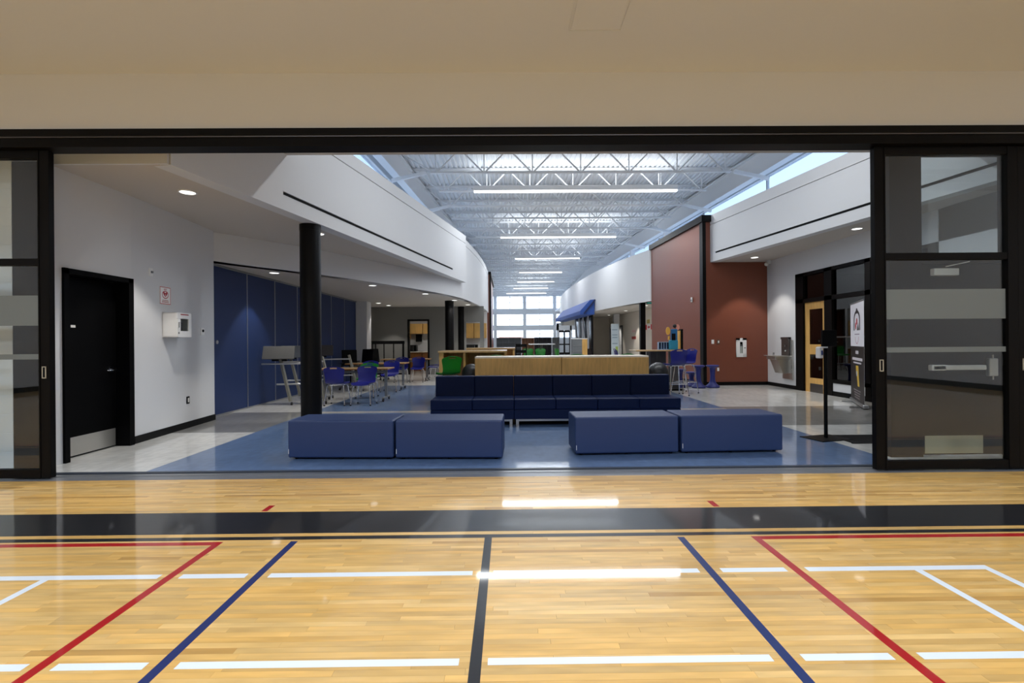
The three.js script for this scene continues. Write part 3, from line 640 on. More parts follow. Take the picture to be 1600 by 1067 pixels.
function bookcase(px0, px1, D, h, label, m) {
  const a = xAt(px0, D), b = xAt(px1, D), w = b - a, t = thing('low_bookcase', label, 'bookcase', [(a + b) / 2, 0, D]);
  mesh('carcass', [bx(w, 0.03, 0.4, 0, h, 0), bx(w, 0.06, 0.4, 0, 0.03, 0), bx(0.03, h, 0.4, -w / 2, h / 2, 0), bx(0.03, h, 0.4, w / 2, h / 2, 0), bx(w, h, 0.02, 0, h / 2, -0.19)], m, t);
  for (const k of [1, 2, 3]) mesh('shelf', bx(w - 0.04, 0.025, 0.36, 0, h * k / 4, 0), m, t);
  for (let k = 1; k < 4; k++) mesh('divider', bx(0.025, h, 0.36, -w / 2 + w * k / 4, h / 2, 0), m, t);
}
const caseGrey = std(s255(118, 122, 126), 0.6), caseBrown = std(s255(150, 104, 76), 0.6), caseDark = std(s255(60, 56, 58), 0.6);
bookcase(776, 814, 38, 1.62, 'long grey bookcase below the far windows', caseGrey);
bookcase(815.5, 834, 37, 1.56, 'brown bookcase between the grey and dark ones', caseBrown);
bookcase(835, 861, 37.5, 1.62, 'dark bookcase below the far windows', caseDark);
bookcase(863, 873, 36, 1.6, 'pale speckled bookcase beside the far portal', M.greyTop);
{
  const D = 48, a = xAt(870, D), b = xAt(893, D), t = thing('entry_vestibule', 'pale entry vestibule with black glazed double doors', 'vestibule', [(a + b) / 2, 0, D]), w = b - a;
  mesh('shell', [bx(0.2, 3.1, 0.3, -w / 2 + 0.1, 1.55, 0), bx(0.2, 3.1, 0.3, w / 2 - 0.05, 1.55, 0), bx(w, 0.7, 0.3, 0, 2.75, 0)], M.wall, t);
  mesh('cap', bx(w, 0.08, 0.34, 0, 3.08, 0), M.black, t);
  for (const s of [-0.27, 0.3]) { mesh('door', [bx(0.08, 2.35, 0.08, s - 0.24, 1.2, 0), bx(0.08, 2.35, 0.08, s + 0.24, 1.2, 0), bx(0.5, 0.2, 0.08, s, 2.3, 0), bx(0.5, 0.12, 0.08, s, 1.0, 0), bx(0.5, 0.2, 0.08, s, 0.1, 0)], M.black, t); mesh('pane', bx(0.42, 2.2, 0.01, s, 1.2, 0), M.clearGlass, t); }
}
{
  const t = thing('awning', 'blue box awning on the long curved bulkhead', 'awning', [0, 0, 0]);
  const sh = (x, D) => [[x + 0.1, 3.42], [x - 0.12, 3.4], [x - 0.62, 2.85], [x - 0.62, 2.66], [x + 0.1, 2.66]].map(([X, y]) => [X, y, -D]);
  const A = sh(4.27, 24.2), B = sh(3.9, 33), pos = [], tri = (...v) => v.forEach((q) => pos.push(...q));
  for (let i = 0; i < 5; i++) { const j = (i + 1) % 5; tri(A[i], A[j], B[j]); tri(A[i], B[j], B[i]); }
  for (const S of [A, B]) for (let i = 1; i < 4; i++) tri(S[0], S[i], S[i + 1]);
  const g = new THREE.BufferGeometry(); g.setAttribute('position', new THREE.Float32BufferAttribute(pos, 3)); g.computeVertexNormals();
  mesh('cover', g, M.awning, t);
  mesh('end_rib', bar([4.4, 3.41, -24.15], [3.82, 2.7, -24.15], 0.06, 0.06), std(s255(14, 26, 70), 0.6), t);
}
{
  const D0 = 26, t = thing('slatted_front', 'dark glazed front with pale slanted slats under the blue awning', 'storefront', [0, 0, 0]);
  mesh('backing', prism([[4.52, 26], [4.62, 26], [4.42, 30.9], [4.32, 30.9]], 0, 2.82), std(s255(18, 20, 26), 0.2), t);
  for (let k = 0; k < 5; k++) { const D = 26.4 + k * 0.95, x = 4.42 - (D - 26) * 0.025; mesh('slat', bar([x, 0.9, -D], [x, 2.7, -(D + (k % 3 === 1 ? 0.7 : k % 3 === 2 ? -0.5 : 0))], 0.05, 0.2), M.wall, t); }
}

// ================================================================ FURNITURE
// ---- upholstered benches
function bench(x, D, turn, label) {
  const t = thing('upholstered_bench', label, 'bench', [x, 0, D], turn);
  const W = 1.222, H = 0.425, Z = 0.5;
  mesh('body', new RoundedBoxGeometry(W - 0.006, H, Z, 5, 0.022).translate(0, 0.022 + H / 2, 0), M.benchBlue, t);
  for (const z of [-1, 1]) mesh('seam', tube([[-W / 2 + 0.02, H - 0.0005 + 0.014, z * (Z / 2 - 0.006)], [0, H + 0.0135, z * (Z / 2 - 0.006)], [W / 2 - 0.02, H + 0.0135, z * (Z / 2 - 0.006)]], 0.0035, 6), M.benchBlue, t);
  for (const sx of [-1, 0, 1]) for (const sz of [-1, 1]) mesh('foot', cyl(0.022, 0.018, 0.024, sx * (W / 2 - 0.08), 0.012, sz * (Z / 2 - 0.06), 12), M.blackMatte, t);
  mesh('care_tag', bx(0.006, 0.055, 0.001, -W / 2 + 0.015, 0.095, Z / 2 + 0.002), M.white, t);
}
{
  const a = onY(448, 718.5, 0), b = onY(787, 718.5, 0), c = onY(897, 712.5, 0), d = onY(1226, 706.5, 0);
  const pair = ([x0, D0], [x1, D1], la, lb) => {
    const th = Math.atan2(D1 - D0, x1 - x0), L = Math.hypot(x1 - x0, D1 - D0) / 2;
    for (const [k, l] of [[0.5, la], [1.5, lb]]) { const q = k * L; bench(x0 + Math.cos(th) * q - Math.sin(th) * 0.25, D0 + Math.sin(th) * q + Math.cos(th) * 0.25, th, l); }
  };
  pair(a, b, 'blue vinyl block bench in front of the thick black column', 'blue vinyl block bench joined to the one by the column');
  pair(c, d, 'blue vinyl block bench in front of the sofa end', 'blue vinyl block bench on the floor before the sanitizer stand');
}
// ---- modular sofa
{
  const [xa, D] = onY(672.5, 667.5, 0), [xb] = onY(1066, 664.5, 0), W = (xb - xa) / 3;
  const names = ['navy two-seat sofa module on silver legs by the maple counter', 'navy two-seat sofa module in the middle of the row', 'navy two-seat sofa module at the bar stool end'];
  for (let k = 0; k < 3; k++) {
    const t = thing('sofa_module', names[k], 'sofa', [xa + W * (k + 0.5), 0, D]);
    const w = W - 0.001;
    mesh('base', rb(w, 0.15, 0.66, 0.012, 0, 0.185, -0.34), M.navy, t);
    for (const s of [-1, 1]) {
      mesh('seat_cushion', new RoundedBoxGeometry(w / 2 - 0.002, 0.165, 0.68, 5, 0.02).translate(s * w / 4, 0.343, -0.335), M.navy, t);
      mesh('back_cushion', new RoundedBoxGeometry(w / 2 - 0.002, 0.42, 0.16, 5, 0.02).translate(s * w / 4, 0.545, -0.62), M.navy, t);
      mesh('sled_leg', [bx(0.045, 0.11, 0.045, s * (w / 2 - 0.05), 0.055, -0.05), bx(0.045, 0.11, 0.045, s * (w / 2 - 0.05), 0.055, -0.6), bx(0.045, 0.03, 0.6, s * (w / 2 - 0.05), 0.095, -0.32)], M.alu, t);
    }
    mesh('dark_infill', bx(w - 0.01, 0.108, 0.42, 0, 0.055, -0.4), M.blackMatte, t);  // black box added under the base, filling in the dark shadow there
    mesh('front_rail', bx(w - 0.06, 0.035, 0.04, 0, 0.095, -0.05), M.alu, t);
  }
}
// ---- maple desks behind the sofa
{
  const D = 9.3, xs = [741.5, 877, 1013.5].map((p) => xAt(p, D)), H = 1.035;
  for (const i of [0, 1]) {
    const w = xs[i + 1] - xs[i], t = thing('study_desk', i ? 'maple panel study desk nearer the bar stools' : 'maple panel study desk beside the black ball stool', 'desk', [(xs[i] + xs[i + 1]) / 2, 0, D]);
    mesh('front_panel', rb(w - 0.008, H - 0.03, 0.03, 0.004, 0, (H - 0.03) / 2, 0), M.maple, t);
    mesh('work_surface', rb(w - 0.008, 0.035, 0.62, 0.006, 0, H - 0.015, -0.3), M.edge, t);
    for (const s of [-1, 1]) mesh('side_panel', bx(0.03, H - 0.035, 0.55, s * (w / 2 - 0.02), (H - 0.035) / 2, -0.29), s > 0 && i ? M.edge : M.maple, t);
  }
}
function tallCounter(px0, px1, py, D, depth, label, divider) {
  const a = xAt(px0, D), b = xAt(px1, D), w = b - a, H = onD((px0 + px1) / 2, py, D)[1], t = thing('tall_counter', label, 'counter', [(a + b) / 2, 0, D]);
  mesh('counter_top', rb(w, 0.04, depth, 0.005, 0, H - 0.02, -depth / 2), M.mapleTop, t);
  mesh('side_panel', bx(0.1, H - 0.04, depth - 0.06, -w / 2 + 0.07, (H - 0.04) / 2, -depth / 2), M.maple, t);
  mesh('side_panel', bx(0.05, H - 0.04, depth - 0.06, w / 2 - 0.04, (H - 0.04) / 2, -depth / 2), M.maple, t);
  mesh('back_panel', bx(w - 0.1, H - 0.04, 0.03, 0, (H - 0.04) / 2, -depth + 0.06), M.maple, t);
  if (divider) mesh('divider', bx(0.05, H - 0.04, depth - 0.1, xAt(divider, D) - (a + b) / 2, (H - 0.04) / 2, -depth / 2), M.maple, t);
}
tallCounter(684, 792, 548, 10.4, 1.0, 'maple standing counter with open front over a green chair', 725);
tallCounter(728, 805, 543.5, 12.4, 0.7, 'maple standing counter set behind the open one');
// ---- shell chairs
function shellGeo(hole = true) {
  const NU = 12, prof = [[0.23, -0.035], [0.225, -0.008], [0.19, 0.006], [0.1, 0.0], [0.0, -0.008], [-0.1, -0.008], [-0.16, 0.004], [-0.195, 0.04], [-0.212, 0.1], [-0.222, 0.17], [-0.232, 0.24], [-0.242, 0.3], [-0.248, 0.325], [-0.255, 0.355], [-0.26, 0.376]];
  const wid = [0.36, 0.39, 0.41, 0.42, 0.42, 0.41, 0.4, 0.39, 0.385, 0.4, 0.425, 0.445, 0.445, 0.43, 0.38];
  const NV = prof.length - 1, pt = (i, j) => { const u = i / NU * 2 - 1, [z, y] = prof[j], back = j > 6 ? Math.min(1, (j - 6) / 4) : 0; return new THREE.Vector3(u * wid[j] / 2, y + (1 - back) * 0.018 * u * u - (j > 9 ? (j - 9) * 0.007 * u * u : 0), z + back * 0.03 * u * u); };
  const nrm = (i, j) => { const a = pt(Math.min(i + 1, NU), j).sub(pt(Math.max(i - 1, 0), j)), b = pt(i, Math.min(j + 1, NV)).sub(pt(i, Math.max(j - 1, 0))); return a.cross(b).normalize(); };
  const T = 0.009, top = (i, j) => pt(i, j), bot = (i, j) => pt(i, j).addScaledVector(nrm(i, j), T);
  const keep = (i, j) => i >= 0 && j >= 0 && i < NU && j < NV && !(hole && j === 12 && i >= 4 && i < 8);
  const pos = [], tri = (a, b, c) => pos.push(a.x, a.y, a.z, b.x, b.y, b.z, c.x, c.y, c.z), quad = (a, b, c, d) => { tri(a, b, c); tri(a, c, d); };
  for (let i = 0; i < NU; i++) for (let j = 0; j < NV; j++) {
    if (!keep(i, j)) continue;
    quad(top(i, j), top(i, j + 1), top(i + 1, j + 1), top(i + 1, j));
    quad(bot(i, j), bot(i + 1, j), bot(i + 1, j + 1), bot(i, j + 1));
    if (!keep(i - 1, j)) quad(top(i, j), bot(i, j), bot(i, j + 1), top(i, j + 1));
    if (!keep(i + 1, j)) quad(top(i + 1, j), top(i + 1, j + 1), bot(i + 1, j + 1), bot(i + 1, j));
    if (!keep(i, j - 1)) quad(top(i, j), top(i + 1, j), bot(i + 1, j), bot(i, j));
    if (!keep(i, j + 1)) quad(top(i, j + 1), bot(i, j + 1), bot(i + 1, j + 1), top(i + 1, j + 1));
  }
  const g = new THREE.BufferGeometry(); g.setAttribute('position', new THREE.Float32BufferAttribute(pos, 3)); g.computeVertexNormals();
  return g;
}
const SHELL = shellGeo();
function shellChair(m, seat, label, group) {                      // faces +z of its own; seat height in metres
  const high = seat > 0.6, t = thing('shell_chair', label, 'chair', [0, 0, 0], 0, group);
  mesh('shell', SHELL.clone().translate(0, seat, 0), m, t);
  const R = high ? 0.012 : 0.011, spread = high ? 0.06 : 0.035;
  for (const sx of [-1, 1]) for (const sz of [-1, 1]) {
    const leg = mesh('leg', tube([[sx * 0.14, seat - 0.022, sz * 0.1], [sx * 0.165, seat - 0.03, sz * 0.135], [sx * 0.178, seat - 0.07, sz * 0.15], [sx * (0.178 + spread), 0.02, sz * (0.15 + spread + 0.02)]], R, 8, 16), M.chrome, t);
    mesh('glide', cyl(0.016, 0.018, 0.024, sx * (0.178 + spread), 0.012, sz * (0.17 + spread), 10), M.rubber, leg);
  }
  mesh('seat_frame', [rod([-0.14, seat - 0.022, 0.1], [0.14, seat - 0.022, 0.1], R), rod([-0.14, seat - 0.022, -0.1], [0.14, seat - 0.022, -0.1], R), rod([-0.14, seat - 0.022, 0.1], [-0.14, seat - 0.022, -0.1], R), rod([0.14, seat - 0.022, 0.1], [0.14, seat - 0.022, -0.1], R)], M.chrome, t);
  if (high) {
    const y = 0.28, q = 0.178 + spread * (1 - y / seat), r = 0.15 + (spread + 0.02) * (1 - y / seat);
    mesh('foot_ring', [rod([-q, y, -r], [q, y, -r], 0.009), rod([-q, y, r], [q, y, r], 0.009), rod([-q, y, -r], [-q, y, r], 0.009), rod([q, y, -r], [q, y, r], 0.009)], M.chrome, t);
  }
  return t;
}
const place = (t, x, D, turn) => { t.position.set(x, 0, -D); t.rotation.y = turn; return t; };
const BACK = Math.PI;                                              // back towards the camera
const blue = shellChair(M.shellBlue, 0.455, 'blue shell chair at the first study table beside the thick column', 'blue chairs at the first study table');
place(blue, xAt(527, 10.35), 10.35, BACK);
dup(blue, [xAt(568, 10.35), 0, 10.35], BACK + 0.06, 'blue shell chair at the first study table, farther from the column');
dup(blue, [xAt(609, 13.05), 0, 13.05], BACK, 'blue shell chair at the second study table, with its back outward', 'blue chairs at the second study table');
dup(blue, [xAt(575, 13.1), 0, 13.1], BACK + 0.05, 'blue shell chair at the second study table, half hidden behind the first', 'blue chairs at the second study table');
dup(blue, [xAt(652, 16.1), 0, 16.1], BACK, 'blue shell chair drawn up to the third study table', 'blue chairs at the third study table');
dup(blue, [xAt(627, 16.1), 0, 16.1], BACK - 0.08, 'blue shell chair at the third study table, next to the doorway line', 'blue chairs at the third study table');
dup(blue, [xAt(678, 16.7), 0, 16.7], -Math.PI / 2, 'blue shell chair seen side on at the third table end', 'blue chairs at the third study table');
dup(blue, [xAt(683, 18.2), 0, 18.2], -Math.PI / 2 + 0.3, 'blue shell chair standing alone by the maple counter', 'loose blue chairs');
const green = shellChair(M.shellGreen, 0.455, 'green shell chair on the far side of the first study table', 'green chairs');
place(green, xAt(573, 11.75), 11.75, 0);
const greenHigh = shellChair(M.shellGreen, 0.66, 'green shell stool tucked under the maple standing counter', 'green stools');
place(greenHigh, xAt(700, 10.12), 10.12, BACK + 0.5);
[[776, 10.19, 'green shell stool behind the maple desk, by the standing counter'], [838, 10.35, 'green shell stool behind the maple desk joint'], [900, 10.4, 'green shell stool behind the maple desk, facing the blue awning'], [977, 10.4, 'green shell stool behind the maple desk end']].forEach(([px, D, l]) => dup(greenHigh, [xAt(px, D), 0.02, D], 0.05, l));
[[825.5, 20.6, BACK, 'green shell stool at the far white table, outer one'], [845, 20.2, BACK, 'green shell stool at the far white table, broad back showing'], [877, 20.0, Math.PI / 2 + 0.5, 'green shell stool pulled out beside the far white table']].forEach(([px, D, a, l]) => dup(greenHigh, [xAt(px, D), 0, D], a, l));
const blueHigh = shellChair(M.shellBlue, 0.74, 'blue shell bar stool with chrome legs behind the sofa end', 'blue bar stools');
place(blueHigh, xAt(1054, 11.6), 11.6, BACK + 0.15);
dup(blueHigh, [xAt(1069, 12.12), 0, 12.12], -Math.PI / 2 - 0.3, 'blue shell bar stool at the high table, turned side on');
dup(blueHigh, [xAt(974, 13.0), 0, 13.0], Math.PI / 2, 'blue shell bar stool at the desk side of the high table');
// ---- study tables
function studyTable(px0, px1, D, label) {
  const a = xAt(px0, D), b = xAt(px1, D), w = b - a, t = thing('study_table', label, 'table', [(a + b) / 2, 0, D]);
  mesh('tabletop', rb(w, 0.03, 0.62, 0.008, 0, 0.735, 0), M.mapleTop, t);
  mesh('edge_band', [bx(w - 0.01, 0.022, 0.006, 0, 0.733, 0.311), bx(0.006, 0.022, 0.6, w / 2, 0.733, 0), bx(0.006, 0.022, 0.6, -w / 2, 0.733, 0)], M.mapleDark, t);
  for (const s of [-1, 1]) {
    const leg = mesh('leg', [bx(0.06, 0.64, 0.04, s * (w / 2 - 0.12), 0.4, 0), rb(0.05, 0.035, 0.56, 0.01, s * (w / 2 - 0.12), 0.085, 0)], M.grey, t);
    for (const z of [-0.26, 0.26]) mesh('caster', cyl(0.034, 0.034, 0.03, 0, 0, 0, 14).rotateZ(Math.PI / 2).translate(s * (w / 2 - 0.12), 0.034, z), M.rubber, leg);
  }
  mesh('stretcher', bx(w - 0.26, 0.05, 0.03, 0, 0.66, 0), M.grey, t);
}
studyTable(499, 611, 11.05, 'maple study table on casters beside the thick black column');
studyTable(544, 636, 13.75, 'maple study table on casters, second from the thick column');
studyTable(597, 672, 16.9, 'maple study table on casters in front of the kitchenette doorway');
// ---- flip-top tables parked with tops tilted
function flipTable(x, D, turn, label, shade) {
  const t = thing('flip_top_table', label, 'table', [x, 0, D], turn);
  const top = mesh('tilted_top', rb(0.64, 0.3, 0.025, 0.006).rotateX(-0.4).translate(0, 1.13, 0.03), shade, t);
  mesh('hinge', bx(0.3, 0.05, 0.06, 0, 0.97, -0.03), M.black, top);
  mesh('upper_rail', rb(1.1, 0.035, 0.05, 0.008, 0.2, 0.89, 0.02), M.alu, t);
  mesh('lower_rail', rb(0.9, 0.035, 0.05, 0.008, 0.4, 0.45, 0.02), M.alu, t);
  for (const s of [0.02, 0.72]) { const leg = mesh('leg', bar([s, 1.0, -0.02], [s + 0.22, 0.08, 0.06], 0.06, 0.05), M.aluPaint, t); mesh('caster', cyl(0.035, 0.035, 0.03, 0, 0, 0, 12).rotateZ(Math.PI / 2).translate(s + 0.24, 0.035, 0.06), M.rubber, leg); }
  mesh('foot_bar', bx(0.05, 0.04, 0.5, 0.48, 0.08, -0.12), M.black, t);
}
flipTable(xAt(436, 10.35), 10.35, 0.18, 'silver flip-top table with grey top tilted up by the partition', std(s255(82, 82, 81), 0.5));
flipTable(xAt(452, 11.4), 11.4, 0.3, 'silver flip-top table nested behind the grey tilted one', caseGrey);
flipTable(xAt(503, 13.0), 12.9, 0.3, 'silver flip-top table parked along the partition past the column', caseDark);
// ---- black task chairs
function taskChair(x, D, turn, label) {
  const t = thing('task_chair', label, 'chair', [x, 0, D], turn, 'black task chairs by the partition');
  mesh('seat', rb(0.48, 0.08, 0.46, 0.03, 0, 0.5, 0), M.blackMatte, t);
  mesh('backrest', rb(0.46, 0.5, 0.06, 0.028).rotateX(-0.12).translate(0, 0.86, -0.24), M.blackMatte, t);
  mesh('back_support', bar([0, 0.5, -0.18], [0, 0.8, -0.27], 0.05, 0.03), M.black, t);
  mesh('gas_lift', cyl(0.025, 0.03, 0.36, 0, 0.28, 0, 12), M.black, t);
  for (const s of [-1, 1]) mesh('armrest', [bx(0.06, 0.03, 0.26, s * 0.27, 0.7, 0), bx(0.03, 0.2, 0.05, s * 0.27, 0.6, 0)], M.black, t);
  for (let k = 0; k < 5; k++) { const a = k * Math.PI * 0.4, leg = mesh('leg', bar([0, 0.11, 0], [Math.cos(a) * 0.3, 0.07, Math.sin(a) * 0.3], 0.04, 0.03), M.black, t); mesh('caster', new THREE.SphereGeometry(0.03, 10, 8).translate(Math.cos(a) * 0.3, 0.03, Math.sin(a) * 0.3), M.rubber, leg); }
}
taskChair(xAt(548, 14.9), 14.9, 0.5, 'black task chair behind the second study table'); taskChair(xAt(567, 16.2), 16.2, -0.4, 'black task chair beside the white pier'); taskChair(xAt(594, 17.3), 17.3, 1.2, 'black task chair before the railing');
// ---- ball stools
for (const [px, D, l] of [[736.5, 10.13, 'black ball stool beside the maple standing counter'], [1028, 10.0, 'black ball stool at the bar stool end of the desks']]) {
  const t = thing('ball_stool', l, 'stool', [xAt(px, D), 0, D]);
  mesh('ball', new THREE.SphereGeometry(0.21, 32, 24).translate(0, 0.66, 0), M.ball, t);
  mesh('cradle', new THREE.TorusGeometry(0.17, 0.025, 10, 32).rotateX(Math.PI / 2).translate(0, 0.53, 0), M.black, t);
  for (let k = 0; k < 4; k++) { const a = k * Math.PI / 2 + 0.78; mesh('leg', rod([Math.cos(a) * 0.17, 0.53, Math.sin(a) * 0.17], [Math.cos(a) * 0.24, 0, Math.sin(a) * 0.24], 0.016), M.black, t); }
}
// ---- high table, far table
{
  const D = 12.8, a = xAt(988, D), b = xAt(1072, D), w = b - a, t = thing('high_table', 'pale topped high table on dark panel legs by the red wall', 'table', [(a + b) / 2, 0, D]);
  mesh('tabletop', rb(w, 0.035, 0.75, 0.01, 0, 1.06, 0), M.mapleTop, t);
  for (const x of [-0.2, 0.05, 0.4]) mesh('panel_leg', bx(0.16, 1.04, 0.4, x, 0.52, -0.05), caseDark, t);
  mesh('foot', bx(w * 0.7, 0.04, 0.5, 0.08, 0.02, -0.05), M.black, t);
}
{
  const D = 21.2, a = xAt(826, D), b = xAt(866, D), t = thing('high_table', 'white topped high table with green stools far down the hall', 'table', [(a + b) / 2, 0, D]);
  mesh('tabletop', rb(b - a, 0.04, 0.8, 0.01, 0, 1.2, 0), M.white, t);
  mesh('pedestal', cyl(0.05, 0.05, 1.18, 0, 0.59, 0, 14), M.steelDark, t); mesh('foot', cyl(0.3, 0.32, 0.03, 0, 0.015, 0, 24), M.steelDark, t);
}
{
  const D = 24.5, a = xAt(895, D), b = xAt(917.5, D), w = b - a, t = thing('kiosk_cabinet', 'grey fronted maple kiosk cabinet below the blue awning', 'cabinet', [(a + b) / 2, 0, D]);
  mesh('body', bx(w, 1.42, 0.7, 0, 0.71, -0.35), caseGrey, t); mesh('side_panel', bx(0.26, 1.42, 0.02, w / 2 - 0.13, 0.71, 0.012), M.maple, t); mesh('top', rb(w + 0.04, 0.05, 0.76, 0.01, 0, 1.445, -0.35), M.white, t);
  for (const y of [0.5, 0.8, 1.1]) mesh('shelf', bx(w - 0.3, 0.02, 0.03, -0.13, y, 0.012), M.greyTop, t);
}
{
  const D = 18.5, t = thing('wire_cart', 'dark wire cart between the counter and the green stools', 'cart', [xAt(814, D), 0, D]);
  for (const sx of [-1, 1]) for (const sz of [-1, 1]) mesh('post', rod([sx * 0.2, 0, sz * 0.2], [sx * 0.2, 1.15, sz * 0.2], 0.014), M.black, t);
  for (const y of [0.3, 0.6, 0.9, 1.13]) mesh('basket', [bx(0.42, 0.02, 0.42, 0, y, 0), bx(0.42, 0.1, 0.01, 0, y + 0.05, 0.2)], M.black, t);
}
// ---- wobble stools
const stoolProfile = (h, r) => [[0, 0], [0.17, 0], [0.19, 0.02], [0.18, 0.05], [0.1, 0.12], [0.07, 0.2], [0.062, h * 0.55], [0.075, h - 0.12], [0.085, h - 0.07], [0.15, h - 0.045], [r, h - 0.025], [r + 0.006, h - 0.008], [r - 0.02, h], [0, h - 0.012]];
function wobble(px, D, h, label) {
  const t = thing('wobble_stool', label, 'stool', [xAt(px, D), 0, D]);
  mesh('body', lathe(stoolProfile(h, 0.17), 36), M.stoolBlue, t);
  mesh('rubber_base', cyl(0.175, 0.165, 0.012, 0, 0.006, 0, 32), M.rubber, t);
}
wobble(1091, 13.3, 0.63, 'tall blue wobble stool in front of the black corner trim');
wobble(1113, 13.35, 0.63, 'tall blue wobble stool in front of the red wall face');
wobble(1080, 13.75, 0.42, 'short blue wobble stool behind the tall one');
wobble(1062, 13.5, 0.52, 'blue wobble stool behind the bar stool legs');

// ================================================================ FITTINGS
// ---- defibrillator sign and cabinet (on the wall whose face runs from (-5.0, 6.42) to (-5.15, 8.45))
const LW = (D) => -5.0 - (D - 6.42) * 0.0739, LT = Math.PI / 2 + 0.0738;
const onLeftWall = (px, py) => { const f = (D) => xAt(px, D) - LW(D); let a = 5.5, b = 9; for (let i = 0; i < 40; i++) { const m = (a + b) / 2; if (f(m) * f(a) <= 0) b = m; else a = m; } return [LW(a), onD(px, py, a)[1], a]; };
function aedText(g, w, h) {
  g.fillStyle = '#f4f2f0'; g.fillRect(0, 0, w, h);
  g.strokeStyle = '#b5202c'; g.lineWidth = w * 0.035; g.strokeRect(w * 0.03, h * 0.03, w * 0.94, h * 0.94);
  g.fillStyle = '#b5202c'; g.textAlign = 'center'; g.font = 'bold ' + Math.round(h * 0.14) + 'px sans-serif'; g.fillText('AED', w / 2, h * 0.2);
  g.beginPath(); g.ellipse(w / 2, h * 0.45, w * 0.27, h * 0.2, 0, 0, 7); g.lineWidth = w * 0.045; g.stroke();
  const hx = w / 2, hy = h * 0.58, s = w * 0.17;
  g.beginPath(); g.moveTo(hx, hy); g.bezierCurveTo(hx - s * 2, hy - s * 1.4, hx - s * 0.9, hy - s * 2.2, hx, hy - s * 1.25); g.bezierCurveTo(hx + s * 0.9, hy - s * 2.2, hx + s * 2, hy - s * 1.4, hx, hy); g.fill();
  g.fillStyle = '#f4f2f0'; g.beginPath(); g.moveTo(hx + 4, hy - s * 1.2); g.lineTo(hx - 10, hy - s * 0.6); g.lineTo(hx, hy - s * 0.6); g.lineTo(hx - 4, hy - s * 0.1); g.lineTo(hx + 12, hy - s * 0.75); g.lineTo(hx + 2, hy - s * 0.75); g.fill();
  g.fillStyle = '#a03038'; for (const [y, ww] of [[0.75, 0.56], [0.81, 0.62], [0.87, 0.66]]) g.fillRect(w / 2 - w * ww / 2, h * y, w * ww, h * 0.026);
}
{
  const [x, y, D] = onLeftWall(258, 462), t = thing('wall_sign', 'white and red heart sign above the defibrillator cabinet', 'sign', [x, y, D], LT);
  mesh('backing', bx(0.25, 0.26, 0.006, 0, 0, 0.004), M.white, t);
  mesh('face', new THREE.PlaneGeometry(0.25, 0.26).translate(0, 0, 0.008), std(0xffffff, 0.4, { map: canvasTex(256, 256, aedText) }), t);
}
{
  const [x, y, D] = onLeftWall(266, 508), t = thing('defibrillator_cabinet', 'white wall cabinet with small window holding a defibrillator', 'cabinet', [x, y, D], LT);
  const w = 0.36, h = 0.37, d = 0.19;
  mesh('body', [bx(w, 0.015, d, 0, h / 2 - 0.0075, d / 2), bx(w, 0.015, d, 0, -h / 2 + 0.0075, d / 2), bx(0.015, h, d, -w / 2 + 0.0075, 0, d / 2), bx(0.015, h, d, w / 2 - 0.0075, 0, d / 2), bx(w, h, 0.01, 0, 0, 0.005)], M.white, t);
  const door = mesh('door', [bx(w - 0.01, 0.085, 0.018, 0, h / 2 - 0.05, d + 0.009), bx(w - 0.01, 0.09, 0.018, 0, -h / 2 + 0.05, d + 0.009), bx(0.075, h - 0.19, 0.018, -w / 2 + 0.0425, 0, d + 0.009), bx(0.075, h - 0.19, 0.018, w / 2 - 0.0425, 0, d + 0.009)], M.white, t);
  mesh('pane', bx(w - 0.15, h - 0.18, 0.004, 0, 0, d + 0.008), M.glass, door);
  mesh('lettering', bx(0.2, 0.014, 0.001, 0, h / 2 - 0.03, d + 0.0185), std(s255(176, 50, 60), 0.5), door);
  mesh('handle', rb(0.012, 0.08, 0.018, 0.004, -w / 2 + 0.03, 0, d + 0.026), M.alu, door);
  mesh('latch', cyl(0.012, 0.012, 0.01, 0, 0, 0, 12).rotateX(Math.PI / 2).translate(-w / 2 + 0.03, -0.12, d + 0.02), M.grey, door);
  const k = thing('defibrillator', 'dark portable defibrillator inside the white wall cabinet', 'defibrillator', [x + 0.1, y - 0.15, D], LT);
  mesh('case', rb(0.2, 0.2, 0.08, 0.02, -0.02, 0.1, 0), M.rubber, k); mesh('carry_handle', new THREE.TorusGeometry(0.05, 0.012, 8, 20, Math.PI).translate(-0.02, 0.2, 0), M.grey, k); mesh('readiness_panel', bx(0.06, 0.05, 0.004, -0.06, 0.07, 0.042), M.white, k);
}
function wallPlate(px, py, w, h, label, m, extra) {
  const [x, y, D] = onLeftWall(px, py), t = thing('wall_plate', label, 'wall plate', [x, y, D], LT);
  mesh('cover', rb(w, h, 0.012, 0.003, 0, 0, 0.006), m, t);
  if (extra) extra(t);
}
wallPlate(316, 518, 0.1, 0.12, 'white wall plate with black button by the blue partition', M.white, (t) => mesh('button', cyl(0.022, 0.022, 0.012, 0, 0, 0, 16).rotateX(Math.PI / 2).translate(0, 0.012, 0.016), M.blackMatte, t));
wallPlate(292.5, 625, 0.07, 0.115, 'black electrical outlet low on the white wall', M.blackMatte, (t) => mesh('socket_face', bx(0.034, 0.068, 0.004, 0, 0, 0.013), M.plate, t));
wallPlate(296, 520, 0.05, 0.09, 'small tan card beside the defibrillator cabinet', std(s255(196, 160, 120), 0.6), (t) => mesh('holder', bx(0.05, 0.012, 0.008, 0, -0.04, 0.012), M.plate, t));
wallPlate(236, 425, 0.07, 0.11, 'small white alarm strobe high on the white wall', M.white, (t) => mesh('strobe_lens', rb(0.03, 0.03, 0.02, 0.004, 0.005, 0, 0.02), M.grey, t));
